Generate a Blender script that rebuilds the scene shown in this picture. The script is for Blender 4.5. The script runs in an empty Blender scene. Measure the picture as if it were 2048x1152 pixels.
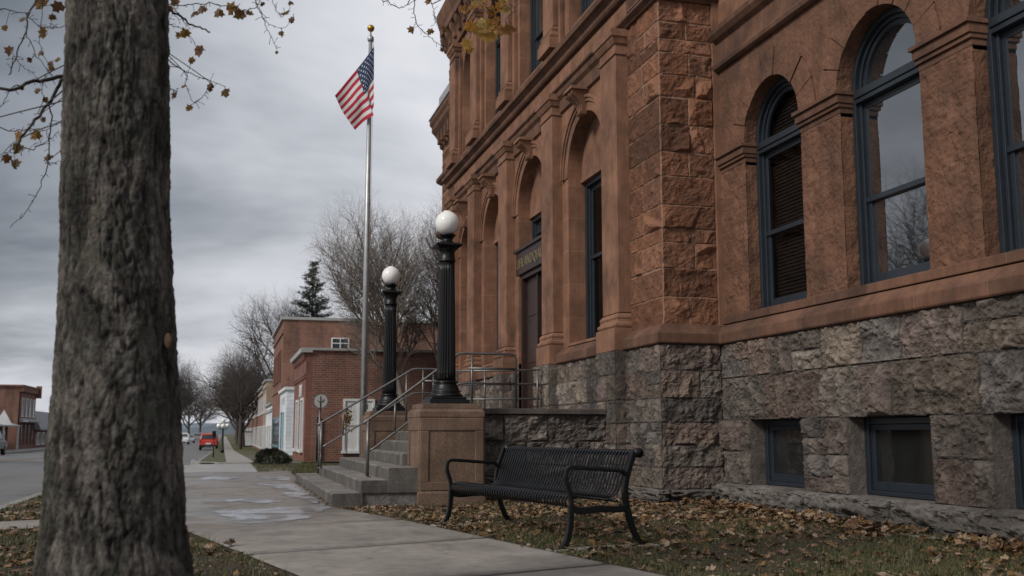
import bpy, bmesh, math, random, json
import numpy as np
from mathutils import Vector, Matrix
sc = bpy.context.scene
col = sc.collection
R = math.radians
RNG = random.Random(7)

# ------------------------------------------------------------------ camera
cam = bpy.data.cameras.new("camera")
cam.sensor_width = 36.0
cam.lens = 36.0 * 2090 / 2048
cam.clip_end = 3000
cam.clip_start = 0.05
cam.dof.use_dof = True
cam.dof.focus_distance = 13.0
cam.dof.aperture_fstop = 2.6
camo = bpy.data.objects.new("camera", cam)
camo.location = (-6.07, -13.89, 1.0)
camo.rotation_euler = (R(90 + 7.85), 0, -R(15.3))
col.objects.link(camo)
sc.camera = camo
sc.view_settings.view_transform = 'Standard'
sc.view_settings.look = 'None'
sc.view_settings.exposure = 0
sc.view_settings.gamma = 1

# ------------------------------------------------------------------ noise
def _tab(seed):
    return np.random.RandomState(seed).rand(256, 256)
_T = [_tab(i) for i in range(8)]
def vnoise(u, v, k=0):
    t = _T[k % 8]
    iu = np.floor(u).astype(int); iv = np.floor(v).astype(int)
    fu = u - iu; fv = v - iv
    fu = fu * fu * (3 - 2 * fu); fv = fv * fv * (3 - 2 * fv)
    a = t[iu % 256, iv % 256]; b = t[(iu + 1) % 256, iv % 256]
    c = t[iu % 256, (iv + 1) % 256]; d = t[(iu + 1) % 256, (iv + 1) % 256]
    return (a * (1 - fu) + b * fu) * (1 - fv) + (c * (1 - fu) + d * fu) * fv
def fbm(u, v, oct=4, k=0):
    s = 0; a = .5; n = 0
    for i in range(oct):
        s = s + a * vnoise(u * 2 ** i + 17.3 * i, v * 2 ** i + 9.1 * i, k + i); n += a; a *= .5
    return s / n

# ------------------------------------------------------------------ mesh builder
class MB:
    def __init__(s): s.v = []; s.f = []; s.c = []; s.mi = []; s.sm = []
    def add(s, vs, fs, c=(1, 1, 1), mi=0, sm=False):
        b = len(s.v); s.v += [tuple(p) for p in vs]
        s.f += [tuple(i + b for i in f) for f in fs]
        s.c += [c] * len(vs) if not isinstance(c, list) else c
        s.mi += [mi] * len(fs); s.sm += [sm] * len(fs)
        return s
    def box(s, x0, x1, y0, y1, z0, z1, **k):
        x0, x1 = sorted((x0, x1)); y0, y1 = sorted((y0, y1)); z0, z1 = sorted((z0, z1))
        vs = [(x, y, z) for z in (z0, z1) for y in (y0, y1) for x in (x0, x1)]
        return s.add(vs, [(0, 2, 3, 1), (4, 5, 7, 6), (0, 1, 5, 4), (2, 6, 7, 3), (0, 4, 6, 2), (1, 3, 7, 5)], **k)
    def tube(s, pts, r, n=8, cap=True, sm=True, **k):
        pts = [Vector(p) for p in pts]; m = len(pts)
        if not isinstance(r, (list, tuple)): r = [r] * m
        vs = []; prev = None
        for i, p in enumerate(pts):
            t = (pts[min(i + 1, m - 1)] - pts[max(i - 1, 0)])
            if t.length < 1e-9: t = Vector((0, 0, 1))
            t.normalize()
            if prev is None:
                a = Vector((0, 0, 1)) if abs(t.z) < .9 else Vector((1, 0, 0))
                x = t.cross(a).normalized()
            else:
                x = (prev - t * prev.dot(t))
                if x.length < 1e-6: x = t.orthogonal()
                x.normalize()
            prev = x; y = t.cross(x)
            for j in range(n):
                a = 2 * math.pi * j / n
                vs.append(p + x * (r[i] * math.cos(a)) + y * (r[i] * math.sin(a)))
        fs = [(i * n + j, i * n + (j + 1) % n, (i + 1) * n + (j + 1) % n, (i + 1) * n + j) for i in range(m - 1) for j in range(n)]
        if cap: fs += [tuple(range(n))[::-1], tuple(range((m - 1) * n, m * n))]
        return s.add(vs, fs, sm=sm, **k)
    def lathe(s, c, prof, n=24, flute=None, sm=True, **k):
        vs = []
        for (r, z) in prof:
            for j in range(n):
                a = 2 * math.pi * j / n
                rr = r
                if flute and flute[0] <= z <= flute[1]: rr = r * (1 - flute[2] * (.5 - .5 * math.cos(a * flute[3])))
                vs.append((c[0] + rr * math.cos(a), c[1] + rr * math.sin(a), c[2] + z))
        m = len(prof)
        fs = [(i * n + j, i * n + (j + 1) % n, (i + 1) * n + (j + 1) % n, (i + 1) * n + j) for i in range(m - 1) for j in range(n)]
        fs += [tuple(range(n))[::-1], tuple(range((m - 1) * n, m * n))]
        return s.add(vs, fs, sm=sm, **k)
    def prism(s, poly, axis, a, b, **k):   # poly: 2D outline, extruded along axis from a to b
        n = len(poly)
        def P(p, t):
            return {'x': (t, p[0], p[1]), 'y': (p[0], t, p[1]), 'z': (p[0], p[1], t)}[axis]
        vs = [P(p, a) for p in poly] + [P(p, b) for p in poly]
        fs = [(i, (i + 1) % n, n + (i + 1) % n, n + i) for i in range(n)] + [tuple(range(n))[::-1], tuple(range(n, 2 * n))]
        return s.add(vs, fs, **k)
    def loft(s, secs, **k):                 # stacked rectangles (x0,x1,y0,y1,z)
        vs = []
        for (x0, x1, y0, y1, z) in secs: vs += [(x0, y0, z), (x1, y0, z), (x1, y1, z), (x0, y1, z)]
        m = len(secs)
        fs = [(i * 4 + j, i * 4 + (j + 1) % 4, i * 4 + 4 + (j + 1) % 4, i * 4 + 4 + j) for i in range(m - 1) for j in range(4)]
        fs += [(3, 2, 1, 0), tuple(range(4 * m - 4, 4 * m))]
        return s.add(vs, fs, **k)
    def sweep(s, path, prof, **k):          # profile (out, z) swept along a plan polyline; out is to the LEFT of travel
        path = [Vector((p[0], p[1])) for p in path]; m = len(path); n = len(prof); vs = []
        for i, p in enumerate(path):
            ds = []
            if i > 0: ds.append((path[i] - path[i - 1]).normalized())
            if i < m - 1: ds.append((path[i + 1] - path[i]).normalized())
            ns = [Vector((-d.y, d.x)) for d in ds]
            nn = sum(ns, Vector((0, 0)))
            nn = nn / nn.length; sc_ = 1 / max(.2, nn.dot(ns[0]))
            for (o, z) in prof: vs.append((p.x + nn.x * o * sc_, p.y + nn.y * o * sc_, z))
        fs = [(i * n + j, i * n + j + 1, (i + 1) * n + j + 1, (i + 1) * n + j) for i in range(m - 1) for j in range(n - 1)]
        fs += [tuple(range(n)), tuple(range((m - 1) * n, m * n))[::-1]]
        return s.add(vs, fs, **k)
    def grid(s, V, C=None, keep=None, sm=True):   # V: (nu,nv,3) array
        nu, nv = V.shape[:2]; b = len(s.v)
        s.v += [tuple(p) for p in V.reshape(-1, 3).tolist()]
        s.c += [tuple(p) for p in C.reshape(-1, 3).tolist()] if C is not None else [(1, 1, 1)] * (nu * nv)
        for i in range(nu - 1):
            for j in range(nv - 1):
                if keep is None or keep[i, j]:
                    s.f.append((b + i * nv + j, b + (i + 1) * nv + j, b + (i + 1) * nv + j + 1, b + i * nv + j + 1)); s.mi.append(0); s.sm.append(sm)
        return s

ROOT = {}
def mesh(mb, name, mats, off=None):
    me = bpy.data.meshes.new(name)
    vs = mb.v if off is None else [(v[0] - off[0], v[1] - off[1], v[2] - off[2]) for v in mb.v]
    me.from_pydata(vs, [], mb.f)
    mats = mats if isinstance(mats, (list, tuple)) else [mats]
    for m in mats: me.materials.append(m)
    me.polygons.foreach_set('material_index', mb.mi)
    me.polygons.foreach_set('use_smooth', mb.sm)
    at = me.color_attributes.new('Col', 'FLOAT_COLOR', 'POINT')
    at.data.foreach_set('color', [x for c in mb.c for x in (c[0], c[1], c[2], 1.0)])
    me.update()
    return me
def bevel(o, w=.008, seg=2):
    m = o.modifiers.new('bevel', 'BEVEL'); m.width = w; m.segments = seg; m.limit_method = 'ANGLE'; m.angle_limit = R(35)
    m.harden_normals = False
def fixn(me):
    bm = bmesh.new(); bm.from_mesh(me); bmesh.ops.recalc_face_normals(bm, faces=bm.faces); bm.to_mesh(me); bm.free()
def thing(name, label, cat, loc=(0, 0, 0), rz=0, group=None):
    o = bpy.data.objects.new(name, None); col.objects.link(o)
    o.location = loc; o.rotation_euler = (0, 0, rz); o.empty_display_size = .2
    o['label'] = label; o['category'] = cat
    if group: o['group'] = group
    ROOT[o.name] = loc
    return o
def part(name, mb, mat, parent, label=None, bev=0, local=False, fix=True):
    off = None if local else ROOT[parent.name]
    me = mesh(mb, name, mat, off)
    if fix: fixn(me)
    o = bpy.data.objects.new(name, me); col.objects.link(o); o.parent = parent
    ROOT[o.name] = ROOT[parent.name]
    if label: o['label'] = label
    if bev: bevel(o, bev)
    return o
def single(name, mb, mat, label, cat, group=None, bev=0, base=None, fix=True):
    me = mesh(mb, name, mat, base)
    if fix: fixn(me)
    o = bpy.data.objects.new(name, me); col.objects.link(o)
    if base: o.location = base
    ROOT[o.name] = base or (0, 0, 0)
    o['label'] = label; o['category'] = cat
    if group: o['group'] = group
    if bev: bevel(o, bev)
    return o
def struct(name, mb, mat, kind='structure', bev=0, fix=True):
    me = mesh(mb, name, mat)
    if fix: fixn(me)
    o = bpy.data.objects.new(name, me); col.objects.link(o); o['kind'] = kind
    if bev: bevel(o, bev)
    return o
def copytree(o, parent=None):
    c = o.copy(); col.objects.link(c)
    if parent: c.parent = parent
    for ch in list(o.children):
        copytree(ch, c)
    return c
def textmesh(mb, s, size, M, ext=.006, mi=0):
    cu = bpy.data.curves.new('lettering', 'FONT'); cu.body = s; cu.size = size; cu.extrude = ext; cu.resolution_u = 2
    cu.align_x = 'CENTER'
    o = bpy.data.objects.new('lettering', cu); col.objects.link(o)
    me = bpy.data.meshes.new_from_object(o)
    mb.add([M @ v.co for v in me.vertices], [tuple(p.vertices) for p in me.polygons], mi=mi)
    bpy.data.objects.remove(o); bpy.data.curves.remove(cu); bpy.data.meshes.remove(me)

# ------------------------------------------------------------------ materials
class NT:
    def __init__(s, name):
        s.m = bpy.data.materials.new(name); s.m.use_nodes = True; s.t = s.m.node_tree; s.t.nodes.clear()
        s.out = s.n('ShaderNodeOutputMaterial'); s.b = s.n('ShaderNodeBsdfPrincipled')
        s.l(s.b.outputs[0], s.out.inputs[0])
    def n(s, typ, **k):
        x = s.t.nodes.new(typ)
        for a, b in k.items(): setattr(x, a, b)
        return x
    def l(s, a, b): s.t.links.new(a, b)
    def set(s, inp, val):
        if hasattr(val, 'links') or hasattr(val, 'is_output'): s.l(val, inp)
        else:
            if isinstance(val, tuple) and len(val) == 3 and inp.type == 'RGBA': val = val + (1,)
            inp.default_value = val
    def pos(s): return s.n('ShaderNodeNewGeometry').outputs['Position']
    def obj(s): return s.n('ShaderNodeTexCoord').outputs['Object']
    def mapv(s, v, scale=(1, 1, 1), rot=(0, 0, 0), loc=(0, 0, 0)):
        m = s.n('ShaderNodeMapping'); s.l(v, m.inputs[0]); m.inputs['Scale'].default_value = scale; m.inputs['Rotation'].default_value = rot; m.inputs['Location'].default_value = loc
        return m.outputs[0]
    def noise(s, v, scale, detail=4, rough=.55, dist=0):
        x = s.n('ShaderNodeTexNoise'); s.l(v, x.inputs['Vector']); x.inputs['Scale'].default_value = scale
        x.inputs['Detail'].default_value = detail; x.inputs['Roughness'].default_value = rough; x.inputs['Distortion'].default_value = dist
        return x.outputs['Fac']
    def ramp(s, f, stops, interp='LINEAR'):
        r = s.n('ShaderNodeValToRGB'); s.l(f, r.inputs[0]); e = r.color_ramp.elements; r.color_ramp.interpolation = interp
        while len(e) < len(stops): e.new(.5)
        for i, (p, c) in enumerate(stops):
            e[i].position = p
            if not isinstance(c, tuple): c = (c, c, c)
            e[i].color = c + (1,) if len(c) == 3 else c
        return r.outputs[0]
    def mix(s, f, a, b, mode='MIX'):
        x = s.n('ShaderNodeMix', data_type='RGBA', blend_type=mode)
        s.set(x.inputs[0], f); s.set(x.inputs[6], a); s.set(x.inputs[7], b); return x.outputs[2]
    def math(s, op, a, b=0.0):
        x = s.n('ShaderNodeMath', operation=op); s.set(x.inputs[0], a); s.set(x.inputs[1], b); return x.outputs[0]
    def bump(s, h, strength=.5, dist=.02, prev=None):
        x = s.n('ShaderNodeBump'); x.inputs['Strength'].default_value = strength; x.inputs['Distance'].default_value = dist
        s.l(h, x.inputs['Height'])
        if prev is not None: s.l(prev, x.inputs['Normal'])
        return x.outputs[0]
    def attr(s): return s.n('ShaderNodeAttribute', attribute_name='Col').outputs['Color']
    def fin(s, color=None, rough=.8, normal=None, **k):
        if color is not None: s.set(s.b.inputs['Base Color'], color)
        s.set(s.b.inputs['Roughness'], rough)
        if normal is not None: s.l(normal, s.b.inputs['Normal'])
        for a, b in k.items(): s.set(s.b.inputs[a.replace('_', ' ')], b)
        return s.m

def m_plain(name, c, rough=.5, var=.25, scale=8, bump=.1, **k):
    t = NT(name); p = t.obj(); n = t.noise(p, scale, 5)
    cc = t.mix(t.ramp(n, [(.25, 1 - var), (.75, 1 + var * .4)]), (0, 0, 0), (1, 1, 1))
    colr = t.mix(1.0, c, t.ramp(n, [(.25, 1 - var), (.75, min(1, 1 + var))]), 'MULTIPLY')
    return t.fin(colr, rough, t.bump(t.noise(p, scale * 6, 3), bump, .01), **k)

def m_rock(name, rough=.85, mott=14, dark=(.03, .025, .022), stain=.5, fleck=.3, bstr=.55, speck=0.0):
    t = NT(name); p = t.pos()
    c = t.attr()
    n1 = t.noise(p, mott, 5, .65)
    c = t.mix(1, c, t.ramp(n1, [(.25, 1 - fleck), (.7, 1.0)]), 'MULTIPLY')
    st = t.noise(t.mapv(p, (1, 1, .5)), 1.3, 6, .65)
    c = t.mix(t.ramp(st, [(.5, 0.0), (.72, stain)]), c, dark)
    if speck:
        sp = t.noise(p, 120, 2, .5)
        c = t.mix(t.ramp(sp, [(.52, 0.0), (.68, speck)]), c, (.33, .28, .24))
        c = t.mix(t.ramp(t.noise(p, 90, 2, .5), [(.3, speck), (.46, 0.0)]), c, (.03, .03, .03))
    h = t.noise(p, 38, 6, .68)
    return t.fin(c, rough, t.bump(h, bstr, .02, t.bump(t.noise(p, 11, 4, .6), .35, .05)), Specular_IOR_Level=.25)

def m_sand(name, base=(.236, .124, .08), tooled=False, joints=True, jw=1.35, jh=.62, grain=0, riser=0, grime=.7):
    t = NT(name); p = t.pos()
    sx = t.n('ShaderNodeSeparateXYZ'); t.l(p, sx.inputs[0])
    cx = t.n('ShaderNodeCombineXYZ'); t.l(t.math('ADD', sx.outputs[0], sx.outputs[1]), cx.inputs[0]); t.l(sx.outputs[2], cx.inputs[1])
    n1 = t.noise(p, 2.2, 6, .6)
    a = tuple(x * .62 for x in base); b = tuple(min(1, x * 1.28) for x in base)
    c = t.mix(t.ramp(n1, [(.3, 0.0), (.7, 1.0)]), a, b)
    st = t.noise(t.mapv(p, (4.5, 4.5, .35)), 2.2, 5, .6)
    c = t.mix(t.ramp(st, [(.42, 0.0), (.75, .45)]), c, tuple(x * .42 for x in base))
    st2 = t.noise(p, .9, 6, .7)
    c = t.mix(t.ramp(st2, [(.66 - .2 * grime, 0.0), (.72, grime)]), c, (.045, .032, .028))
    if riser:  # shade of upright faces painted into the colour, with mottled grime
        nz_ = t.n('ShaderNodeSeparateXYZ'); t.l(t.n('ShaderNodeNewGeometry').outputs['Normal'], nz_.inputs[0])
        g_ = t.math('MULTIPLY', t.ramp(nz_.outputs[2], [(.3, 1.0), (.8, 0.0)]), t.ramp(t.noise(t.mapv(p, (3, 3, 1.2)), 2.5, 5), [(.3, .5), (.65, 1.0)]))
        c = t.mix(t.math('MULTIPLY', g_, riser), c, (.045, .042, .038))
    c = t.mix(t.ramp(t.noise(p, 45, 3, .6), [(.3, .35), (.55, 0.0)]), c, tuple(x * .5 for x in base))
    nrm = None
    if grain:
        gr = t.noise(p, 75, 3, .6)
        c = t.mix(t.ramp(gr, [(.3, grain), (.5, 0.0)]), c, tuple(x * .35 for x in base)); c = t.mix(t.ramp(gr, [(.55, 0.0), (.72, grain * .6)]), c, tuple(x * 1.6 for x in base))
    if joints:
        br = t.n('ShaderNodeTexBrick'); t.l(cx.outputs[0], br.inputs['Vector'])
        br.inputs['Scale'].default_value = 1; br.inputs['Mortar Size'].default_value = .006; br.inputs['Brick Width'].default_value = jw; br.inputs['Row Height'].default_value = jh
        br.inputs['Color1'].default_value = (.82, .82, .82, 1); br.inputs['Color2'].default_value = (1.12, 1.08, 1.05, 1); br.inputs['Mortar'].default_value = (1.35, 1.4, 1.45, 1)
        br.inputs['Bias'].default_value = 0
        c = t.mix(1, c, br.outputs['Color'], 'MULTIPLY')
        nrm = t.bump(t.math('MULTIPLY', br.outputs['Fac'], -1.0), .4, .01)
    if tooled:
        h = t.noise(p, 15, 4, .6, .4); nrm = t.bump(h, .5, .05, nrm); nrm = t.bump(t.noise(p, 4, 3), .5, .1, nrm)
    else:
        nrm = t.bump(t.noise(p, 60, 4, .6), .25, .01, nrm); nrm = t.bump(t.noise(t.mapv(p, (14, 14, 1)), 2, 3), .15, .02, nrm)
    return t.fin(c, .85, nrm, Specular_IOR_Level=.2)

def m_brick(name, c1=(.22, .072, .04), c2=(.13, .042, .026), mortar=(.2, .15, .12), w=.22, h=.075, ms=.012, dirt=.5):
    t = NT(name); p = t.pos()
    sx = t.n('ShaderNodeSeparateXYZ'); t.l(p, sx.inputs[0])
    cx = t.n('ShaderNodeCombineXYZ'); t.l(t.math('ADD', sx.outputs[0], sx.outputs[1]), cx.inputs[0]); t.l(sx.outputs[2], cx.inputs[1])
    br = t.n('ShaderNodeTexBrick'); t.l(cx.outputs[0], br.inputs['Vector'])
    for k, v in (('Scale', 1), ('Mortar Size', ms), ('Brick Width', w), ('Row Height', h), ('Bias', -.1)): br.inputs[k].default_value = v
    br.inputs['Color1'].default_value = c1 + (1,); br.inputs['Color2'].default_value = c2 + (1,); br.inputs['Mortar'].default_value = mortar + (1,)
    c = t.mix(1, br.outputs['Color'], t.ramp(t.noise(p, .7, 6, .65), [(.3, .55), (.65, 1.1)]), 'MULTIPLY')
    c = t.mix(t.ramp(t.noise(t.mapv(p, (1.5, 1.5, .25)), 1.4, 5), [(.5, 0.0), (.75, dirt)]), c, (.04, .03, .028))
    return t.fin(c, .9, t.bump(t.math('MULTIPLY', br.outputs['Fac'], -1.0), .5, .01))

def m_concrete(name, base=(.30, .275, .245), wet=True):
    t = NT(name); p = t.pos()
    n = t.noise(p, 1.6, 7, .65); n2 = t.noise(p, 9, 5, .6); n3 = t.noise(p, 180, 2, .5)
    c = t.mix(t.ramp(n, [(.3, 0.0), (.7, 1.0)]), tuple(x * .68 for x in base), tuple(x * 1.12 for x in base))
    c = t.mix(1, c, t.ramp(n2, [(.3, .8), (.65, 1.05)]), 'MULTIPLY')
    c = t.mix(1, c, t.ramp(n3, [(.3, .78), (.7, 1.1)]), 'MULTIPLY')
    c = t.mix(1, c, t.attr(), 'MULTIPLY')
    rough = .75
    if wet == 2:
        lum = t.n('ShaderNodeAttribute', attribute_name='Col').outputs['Fac']
        rough = t.ramp(lum, [(.45, .28), (.8, .75)])
    elif wet:
        sx = t.n('ShaderNodeSeparateXYZ'); t.l(p, sx.inputs[0])
        far = t.n('ShaderNodeMapRange'); t.l(sx.outputs[1], far.inputs[0]); far.inputs[1].default_value = -3.4; far.inputs[2].default_value = .2
        w = t.math('ADD', t.math('MULTIPLY', far.outputs[0], .34), t.noise(t.mapv(p, (1.2, .5, 1)), .9, 5, .6))
        wm = t.ramp(w, [(.58, 0.0), (.78, 1.0)])
        c = t.mix(wm, c, t.mix(1, c, (.6, .5, .41), 'MULTIPLY'))
        rough = t.ramp(wm, [(0, .78), (1, .42)])
    return t.fin(c, rough, t.bump(n3, .25, .004, t.bump(n2, .12, .02)), Specular_IOR_Level=.35)

def m_attr(name, rough=.7, var=.3, scale=30, bump=.2, **k):
    t = NT(name); p = t.obj(); n = t.noise(p, scale, 3)
    c = t.mix(1, t.attr(), t.ramp(n, [(.3, 1 - var), (.7, 1.0)]), 'MULTIPLY')
    return t.fin(c, rough, t.bump(n, bump, .01), **k)

def m_glass(name, tint=(.012, .014, .016), ior=1.8, rough=.02, trans=0.0):
    t = NT(name); p = t.pos()
    nn = t.bump(t.noise(p, 1.6, 2), .05, .02)
    c = t.mix(t.ramp(t.noise(p, 3, 4), [(.35, 0.0), (.7, 1.0)]), tint, tuple(x * 1.6 for x in tint))
    m = t.fin(c, rough, nn, IOR=ior)
    if trans:
        tr = t.n('ShaderNodeBsdfTransparent'); tr.inputs[0].default_value = (.8, .82, .82, 1)
        mx = t.n('ShaderNodeMixShader'); gl = t.n('ShaderNodeBsdfGlossy'); gl.inputs['Roughness'].default_value = .02
        fr = t.n('ShaderNodeFresnel'); fr.inputs[0].default_value = ior
        t.l(fr.outputs[0], mx.inputs[0]); t.l(tr.outputs[0], mx.inputs[1]); t.l(gl.outputs[0], mx.inputs[2]); t.l(mx.outputs[0], t.out.inputs[0])
    return m

M = {}
M['granite'] = m_rock('granite_rock_face', mott=9, speck=.22, stain=.75, fleck=.65, bstr=.9)
M['redrock'] = m_rock('sandstone_rock_face', mott=7, stain=.7, fleck=.3, dark=(.05, .032, .025), bstr=.3)
M['sand'] = m_sand('sandstone_ashlar')
M['sand_plain'] = m_sand('sandstone_dressed', joints=False)
M['sand_dark'] = m_sand('sandstone_weathered', base=(.155, .083, .056), joints=True, jw=1.1, jh=9, grime=.9)
M['sand_tooled'] = m_sand('sandstone_tooled', base=(.168, .086, .055), tooled=True, joints=False)
M['sand_arch'] = m_sand('sandstone_arch_stone', base=(.165, .085, .055), tooled=True, joints=False)
M['paint'] = m_plain('navy_grey_paint', (.021, .028, .037), .38, .3, 6, .08)
M['glass'] = m_glass('window_glass', ior=4.2)
M['glass_dim'] = m_glass('blind_window_glass', ior=1.42, trans=1)
M['glass_dark'] = m_glass('basement_glass', (.012, .013, .013), ior=1.9, rough=.06)
M['blind'] = m_plain('brown_blind', (.014, .01, .008), .7, .2, 10)
M['dark'] = m_plain('dark_interior', (.006, .005, .005), .9, .2, 4)
M['door'] = m_plain('door_wood', (.04, .02, .0155), .45, .4, 5, .15)
M['doordark'] = m_plain('dark_door_leaf', (.012, .009, .008), .4, .3, 5)
M['gold'] = m_plain('gilt_letters', (.3, .24, .13), .4, .35, 20, Metallic=.5)
M['iron'] = m_plain('black_iron', (.004, .004, .0045), .4, .3, 12, .05, Specular_IOR_Level=.35)
M['bench'] = m_plain('black_powder_coat', (.004, .0042, .005), .36, .2, 9, .0, Specular_IOR_Level=.3)
M['steel'] = m_plain('galvanised_steel', (.2, .195, .19), .45, .4, 10, .08, Metallic=.75)
M['alu'] = m_plain('pole_aluminium', (.42, .43, .44), .42, .3, 5, .05, Metallic=.6)
M['ball'] = m_plain('gilt_ball', (.5, .3, .05), .28, .3, 9, .03, Metallic=.9)
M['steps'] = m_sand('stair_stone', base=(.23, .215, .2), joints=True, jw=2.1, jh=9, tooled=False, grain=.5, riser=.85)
M['steps_dark'] = m_sand('coping_stone', base=(.13, .115, .105), joints=True, jw=1.6, jh=9, grain=.5)
M['granite_ped'] = m_sand('pedestal_granite', base=(.185, .122, .088), joints=False, grain=1.0)
t = NT('opal_globe'); pz = t.obj()
M['globe'] = t.fin(t.mix(t.ramp(t.noise(pz, 6, 4), [(.3, 0.0), (.7, 1.0)]), (.72, .71, .70), (.84, .83, .82)), .12, None, Subsurface_Weight=.25, Coat_Weight=.3)
M['brick'] = m_brick('red_brick', (.235, .085, .054), (.145, .052, .036), (.22, .165, .135), dirt=.75)
M['brick_front'] = m_brick('painted_brick_front', (.21, .084, .06), (.175, .068, .05), (.17, .105, .08), ms=.006, dirt=.3)
M['brick_dark'] = m_brick('old_brick', (.26, .1, .06), (.165, .062, .04), (.2, .145, .115), dirt=.65)
M['tan'] = m_brick('tan_brick', (.34, .24, .16), (.3, .2, .13), (.3, .24, .18), dirt=.3)
M['whitebrick'] = m_brick('white_painted_block', (.72, .74, .78), (.68, .71, .76), (.5, .53, .58), .4, .2, .012, .25)
M['coping'] = m_plain('pale_coping', (.36, .36, .35), .6, .3, 3)
M['white'] = m_plain('white_paint', (.66, .67, .67), .5, .2, 4)
M['cream'] = m_plain('cream_paint', (.5, .45, .36), .6, .2, 3)
M['teal'] = m_plain('teal_paint', (.1, .24, .28), .5, .3, 4)
M['bluedoor'] = m_plain('blue_paint', (.04, .17, .28), .45, .2, 4)
M['shopglass'] = m_glass('shop_glass', (.03, .035, .04), ior=1.7, rough=.05)
M['roofgrey'] = m_plain('grey_roof', (.3, .31, .32), .8, .2, 2)
M['concrete'] = m_concrete('sidewalk_concrete', (.29, .262, .232), wet=2)
M['concrete_far'] = m_concrete('far_concrete', (.34, .315, .29), wet=False)
M['crossing'] = m_concrete('pale_crossing_concrete', (.36, .355, .35), wet=False)
M['joint'] = m_plain('joint_dirt', (.03, .026, .022), .95)
M['curb'] = m_concrete('curb_concrete', (.3, .29, .27), wet=False)
M['leaf'] = m_attr('dead_leaf', .65, .45, 60, .3)
t = NT('backlit_leaf'); p_ = t.obj()
M['treeleaf'] = t.fin(t.mix(1, t.attr(), t.ramp(t.noise(p_, 60, 3), [(.3, .6), (.7, 1.0)]), 'MULTIPLY'), .6)
tl = t.n('ShaderNodeBsdfTranslucent'); t.l(t.attr(), tl.inputs[0]); ms = t.n('ShaderNodeMixShader'); ms.inputs[0].default_value = .45
t.l(t.b.outputs[0], ms.inputs[1]); t.l(tl.outputs[0], ms.inputs[2]); t.l(ms.outputs[0], t.out.inputs[0])
M['blade'] = m_attr('grass_blade', .6, .2, 5)
M['carpaint'] = m_attr('car_paint', .35, .05, 4, 0.0, Coat_Weight=.2)
M['rubber'] = m_plain('rubber', (.012, .012, .012), .8)
M['tail'] = m_plain('tail_lamp', (.35, .02, .015), .2)
M['pine'] = m_attr('pine_needles', .7, .4, 3)
M['twig'] = m_attr('bare_wood', .9, .35, 6)
# asphalt
t = NT('worn_asphalt'); p = t.pos()
c = t.mix(t.ramp(t.noise(t.mapv(p, (1, .25, 1)), .6, 6, .6), [(.3, 0.0), (.7, 1.0)]), (.105, .1, .098), (.175, .168, .165))
c = t.mix(1, c, t.ramp(t.noise(p, 90, 2), [(.3, .75), (.7, 1.1)]), 'MULTIPLY')
vo = t.n('ShaderNodeTexVoronoi', feature='DISTANCE_TO_EDGE'); t.l(t.mapv(p, (.28, .16, 1)), vo.inputs['Vector']); vo.inputs['Scale'].default_value = 1
c = t.mix(t.ramp(vo.outputs['Distance'], [(0.0, .75), (.012, 0.0)]), c, (.03, .03, .03))
M['asphalt'] = t.fin(c, .62, t.bump(t.noise(p, 150, 2), .3, .005))
t = NT('yellow_road_paint'); p = t.pos()
M['yellow'] = t.fin(t.mix(t.ramp(t.noise(p, 6, 6, .7), [(.42, 0.0), (.6, 1.0)]), (.15, .13, .1), (.42, .25, .05)), .7)
# lawn soil
t = NT('lawn_soil'); p = t.pos()
c = t.mix(t.ramp(t.noise(p, 1.5, 6, .7), [(.4, 0.0), (.6, 1.0)]), (.055, .038, .024), (.045, .05, .018))
c = t.mix(t.ramp(t.noise(p, 25, 5, .7), [(.47, 0.0), (.66, .8)]), c, (.15, .095, .05))
c = t.mix(t.ramp(t.noise(p, 70, 3, .6), [(.56, 0.0), (.64, .8)]), c, (.2, .14, .08))
c = t.mix(1, c, t.ramp(t.noise(p, 45, 5, .75), [(.35, .25), (.62, 1.2)]), 'MULTIPLY')
M['lawn'] = t.fin(c, .95, t.bump(t.noise(p, 40, 5, .75), 1.0, .05))
t = NT('verge_turf'); p = t.pos()
c = t.mix(t.ramp(t.noise(p, 2.2, 6, .7), [(.35, 0.0), (.65, 1.0)]), (.045, .05, .015), (.085, .085, .03))
c = t.mix(t.ramp(t.noise(p, 7, 5, .7), [(.55, 0.0), (.7, .6)]), c, (.17, .1, .045))
M['turf'] = t.fin(c, .95, t.bump(t.noise(p, 40, 4, .7), .8, .03))
t = NT('distant_hill'); p = t.pos()
M['hill'] = t.fin(t.mix(t.ramp(t.noise(p, .02, 5), [(.3, 0.0), (.7, 1.0)]), (.12, .15, .18), (.17, .2, .23)), .95)
# puddle water over concrete
t = NT('puddle_water'); p = t.pos()
c = t.mix(t.ramp(t.noise(p, 6, 4), [(.3, 0.0), (.7, 1.0)]), (.055, .048, .042), (.09, .08, .07))
c = t.mix(t.ramp(t.noise(p, 55, 2, .5), [(.66, 0.0), (.7, 1.0)]), c, (.025, .02, .015))
M['puddle'] = t.fin(t.mix(.68, c, (.8, .82, .86)), t.ramp(t.noise(p, 3, 4), [(.3, .17), (.7, .3)]), None, Metallic=.85)
tb = t.n('ShaderNodeBsdfTransparent'); ms = t.n('ShaderNodeMixShader'); t.l(t.n('ShaderNodeAttribute', attribute_name='Col').outputs['Fac'], ms.inputs[0])
t.l(tb.outputs[0], ms.inputs[1]); t.l(t.b.outputs[0], ms.inputs[2]); t.l(ms.outputs[0], t.out.inputs[0])
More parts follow.
